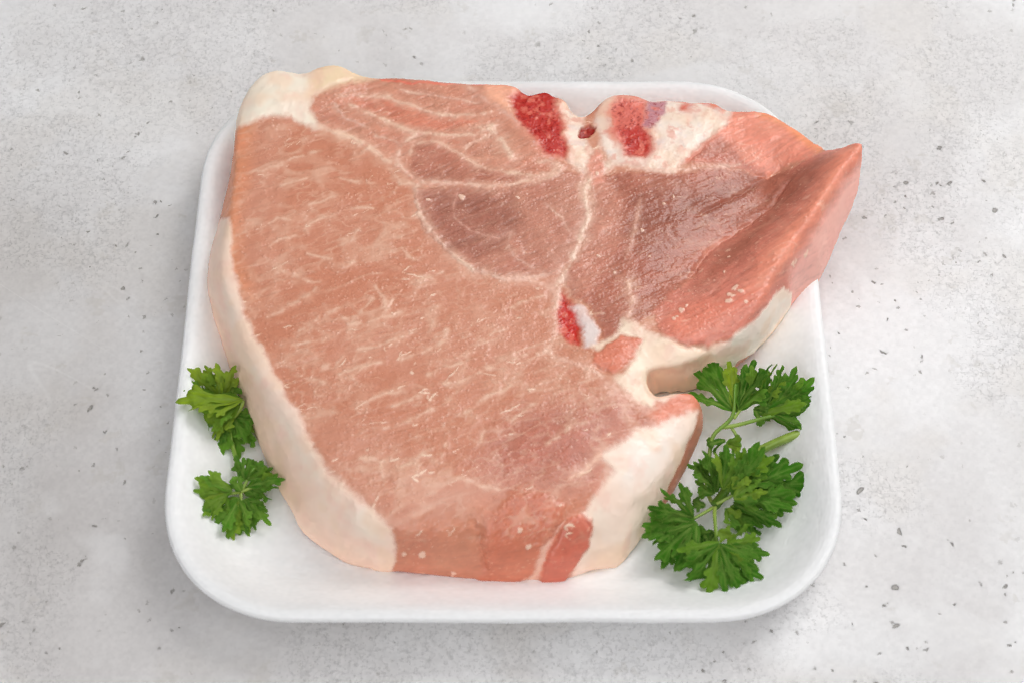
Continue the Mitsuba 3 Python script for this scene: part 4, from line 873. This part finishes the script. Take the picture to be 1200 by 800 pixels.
def lobe_sheet(rng, length, width, teeth):
    """One lobe of a leaflet in its own plane: (vertices, faces, tone); the lobe points along +x from the origin."""
    from shapely.geometry import Polygon
    from shapely.ops import unary_union
    shapes, axes = [], []
    root = np.array([length * .24, 0.0])
    for k in range(teeth):
        a = (k / max(teeth - 1, 1) - .5) * 2 * width * 1.0
        a += rng.normal(0, .06)
        reach = length * (1 - .22 * abs(k / max(teeth - 1, 1) - .5) * 2 + rng.normal(0, .04)) - root[0]
        shapes.append(Polygon(teardrop(reach, max(reach * .11, .92), a) + root).buffer(0))
        axes.append((root * .4, root + reach * np.array([math.cos(a), math.sin(a)])))
        for sgn in (-1, 1):                                   # rounded side teeth
            if (k - (teeth - 1) / 2) * sgn < 0 and rng.random() < .75:
                continue
            b = a + sgn * (.50 + rng.normal(0, .08))
            st = root + reach * (.44 + rng.normal(0, .05)) * np.array([math.cos(a), math.sin(a)])
            ln = max(reach * (.34 + rng.normal(0, .05)), 2.0)
            shapes.append(Polygon(teardrop(ln, max(ln * .28, .82), b) + st).buffer(0))
            axes.append((st, st + ln * np.array([math.cos(b), math.sin(b)])))
    e = root + .30 * length * np.array([1, 0])
    stalk = Polygon([(0, -.45), (root[0], -.8 - .04 * length), (e[0], -.05 * length), (e[0], .05 * length), (root[0], .8 + .04 * length), (0, .45)])
    u = unary_union(shapes + [stalk]).buffer(.10).buffer(-.14).buffer(.08)
    if u.geom_type != "Polygon":
        u = max(u.geoms, key=lambda g: g.area)
    ext = u.exterior
    m = int(ext.length / .45)
    edge = np.array([ext.interpolate(i / m, normalized=True).coords[0] for i in range(m)])
    lo, hi = edge.min(0), edge.max(0)
    gx, gy = np.meshgrid(np.arange(lo[0], hi[0], .46), np.arange(lo[1], hi[1], .40))
    gx[1::2] += .23
    g = np.c_[gx.ravel(), gy.ravel()]
    g = g[inside(edge, g)]
    g = g[cKDTree(edge).query(g)[0] > .25]
    p = np.vstack([edge, g])
    tri = Delaunay(p).simplices
    tri = tri[inside(edge, p[tri].mean(1))]
    a = p[tri]
    flip = np.cross(a[:, 1] - a[:, 0], a[:, 2] - a[:, 0]) < 0
    tri[flip] = tri[flip][:, ::-1]
    d = np.stack([seg_dist(p, ax) for ax in axes], 1)
    vein = d.min(1)
    fromedge = cKDTree(edge).query(p)[0]
    r = np.linalg.norm(p, axis=1) / length
    z = .45 * np.minimum(fromedge, 1.2) + .6 * np.minimum(vein, .6) - .9 * np.clip(np.abs(p[:, 1]) / (length * .5), 0, 1) ** 2 * length * .10
    z += rng.normal(0, .5) * 3.0 * (meshkit.noise(np.c_[p * .22, np.full(len(p), rng.uniform(0, 50))]) - .5) * r
    z += 3.4 * (meshkit.noise(np.c_[p * .40, np.full(len(p), rng.uniform(0, 50))]) - .5) * r ** 1.5
    z += np.clip(1 - fromedge / 1.3, 0, 1) ** 2 * 2.4 * (meshkit.noise(np.c_[p * .30, np.full(len(p), rng.uniform(0, 50))]) - .45) * r
    main = np.exp(-(seg_dist(p, (np.zeros(2), np.array([length * .8, 0.0]))) / .25) ** 2) * .7
    tone = np.clip(.75 * np.exp(-(vein / .28) ** 2) * (1 - .5 * r) + main * (1 - r) + .38 * np.exp(-(fromedge / .28) ** 2), 0, 1)
    return np.c_[p, z], tri, tone


def leaflet(row, seed):
    rng = np.random.default_rng(seed)
    a, b = np.array(row[:3]), np.array(row[3:6])
    spread, roll, lobes, tone, curl = row[6:]
    L = np.linalg.norm(b - a)
    x = (b - a) / L
    L *= 1.10
    up = np.array([0, -.35, 1.0])
    y = np.cross(up, x)
    y /= np.linalg.norm(y)
    z = np.cross(x, y)
    ro = math.radians(roll)
    y, z = y * math.cos(ro) + z * math.sin(ro), z * math.cos(ro) - y * math.sin(ro)
    V, F, C, at = [], [], [], 0
    half = math.radians(spread) * .78
    for k in range(lobes):
        u = (k / max(lobes - 1, 1) - .5) * 2
        ang = u * half + rng.normal(0, .05)
        ln = L * (1.0 - .22 * abs(u) + rng.normal(0, .07))
        wid = max(.18, half / lobes * .80)
        v, f, t = lobe_sheet(rng, ln, wid, 3 if L > 11 else 2)
        tilt, pitch = rng.normal(0, .45) + .30 * u, rng.normal(.02, .20)
        c, s = math.cos(tilt), math.sin(tilt)
        v = np.c_[v[:, 0], v[:, 1] * c - v[:, 2] * s, v[:, 1] * s + v[:, 2] * c]
        v[:, 2] += np.sin(np.clip(v[:, 0] / L, 0, 1.2) * 2.4) * L * .05 * curl * 2 + v[:, 0] * pitch - curl * .18 * L * np.clip(v[:, 0] / L, 0, 2) ** 3
        v[:, 2] += .25 * (k % 2)
        c, s = math.cos(ang), math.sin(ang)
        v = np.c_[v[:, 0] * c - v[:, 1] * s, v[:, 0] * s + v[:, 1] * c, v[:, 2]]
        w = a + v[:, :1] * x + v[:, 1:2] * y + v[:, 2:] * z
        w[:, 2] = np.maximum(w[:, 2], 4.6 + .3 * rng.random())
        g = np.clip(tone + rng.normal(0, .17), -.4, 1.2)
        deep, mid, bright = srgb(32, 88, 18), srgb(84, 146, 42), srgb(156, 182, 52)
        base = deep + (mid - deep) * min(max(g + .4, 0) / .7, 1)
        if g > .3:
            base = mid + (bright - mid) * min((g - .3) / .7, 1)
        mott = .82 + .36 * meshkit.noise(np.c_[v * .6])
        col = base * mott[:, None] * (1 - t[:, None] * .75) + (srgb(158, 188, 96) * .9) * t[:, None] * .75
        V.append(w), F.append(f + at), C.append(col)
        at += len(w)
    return np.vstack(V), np.vstack(F), np.vstack(C)


def tube(points, r0, r1, sides=12, per=10):
    p = np.asarray(points, float)
    s = np.r_[0, np.cumsum(np.linalg.norm(np.diff(p, axis=0), axis=1))]
    from scipy.interpolate import CubicSpline
    q = np.linspace(0, s[-1], per * len(p))
    c = CubicSpline(s, p)(q)
    t = np.gradient(c, axis=0)
    t /= np.linalg.norm(t, axis=1)[:, None]
    n = np.cross(t, [0.1, 0.05, 1.0])
    n /= np.linalg.norm(n, axis=1)[:, None]
    b = np.cross(t, n)
    a = np.arange(sides) / sides * 2 * np.pi
    r = (r0 + (r1 - r0) * q / s[-1])[:, None] * (1 + .10 * np.cos(3 * a)[None])
    v = c[:, None] + r[..., None] * (np.cos(a)[None, :, None] * n[:, None] + np.sin(a)[None, :, None] * b[:, None])
    m = len(c)
    v = np.vstack([v.reshape(-1, 3), c[:1] - t[:1] * .25 * r0, c[-1:] + t[-1:] * .25 * r1])
    k = np.arange(sides)
    f = [np.c_[i * sides + k, i * sides + (k + 1) % sides, (i + 1) * sides + (k + 1) % sides] for i in range(m - 1)]
    f += [np.c_[i * sides + k, (i + 1) * sides + (k + 1) % sides, (i + 1) * sides + k] for i in range(m - 1)]
    f += [np.c_[(k + 1) % sides, k, np.full(sides, m * sides)], np.c_[(m - 1) * sides + k, (m - 1) * sides + (k + 1) % sides, np.full(sides, m * sides + 1)]]
    tone = np.r_[np.repeat(q / s[-1], sides), 0, 1]
    return v, np.vstack(f), tone


scene["leaf"] = {"type": "principledthin", "base_color": {"type": "mesh_attribute", "name": "vertex_color"}, "roughness": 0.30, "diff_trans": 1.0, "eta": 1.9}
scene["stem"] = {"type": "principled", "base_color": {"type": "mesh_attribute", "name": "vertex_color"}, "roughness": 0.35, "specular": 0.5}


def numbered(key):
    if key not in scene:
        return key
    k = 1
    while "%s_%03d" % (key, k) in scene:
        k += 1
    return "%s_%03d" % (key, k)


SPRIG_LABELS = {
    "parsley_sprig": "large dark green parsley sprig with cut stem, right of the chop",
    "parsley_sprig_001": "smaller yellowish green parsley sprig with two tufts beside the left fat edge",
}
for key, (leaves, stems) in SPRIGS.items():
    for i, row in enumerate(leaves):
        v, f, c = leaflet(row, 1000 * len(leaves) + i)
        mesh_entry(numbered(key + "__leaflet"), v / 1000, f, "leaf", vertex_normals(v, f), None, c)
    for r0, r1, pts in stems:
        v, f, t = tube(pts, r0 * .72, r1 * .72)
        streak = meshkit.noise(v * np.array([.5, .5, .5]))[:, None]
        c = (srgb(150, 172, 78) * (1 - t[:, None]) + srgb(92, 134, 40) * t[:, None]) * (.85 + .3 * streak)
        mesh_entry(numbered(key + "__stem"), v / 1000, f, "stem", vertex_normals(v, f), None, c)
    labels[key] = {"label": SPRIG_LABELS[key], "category": "parsley", "group": "parsley garnish on the tray"}
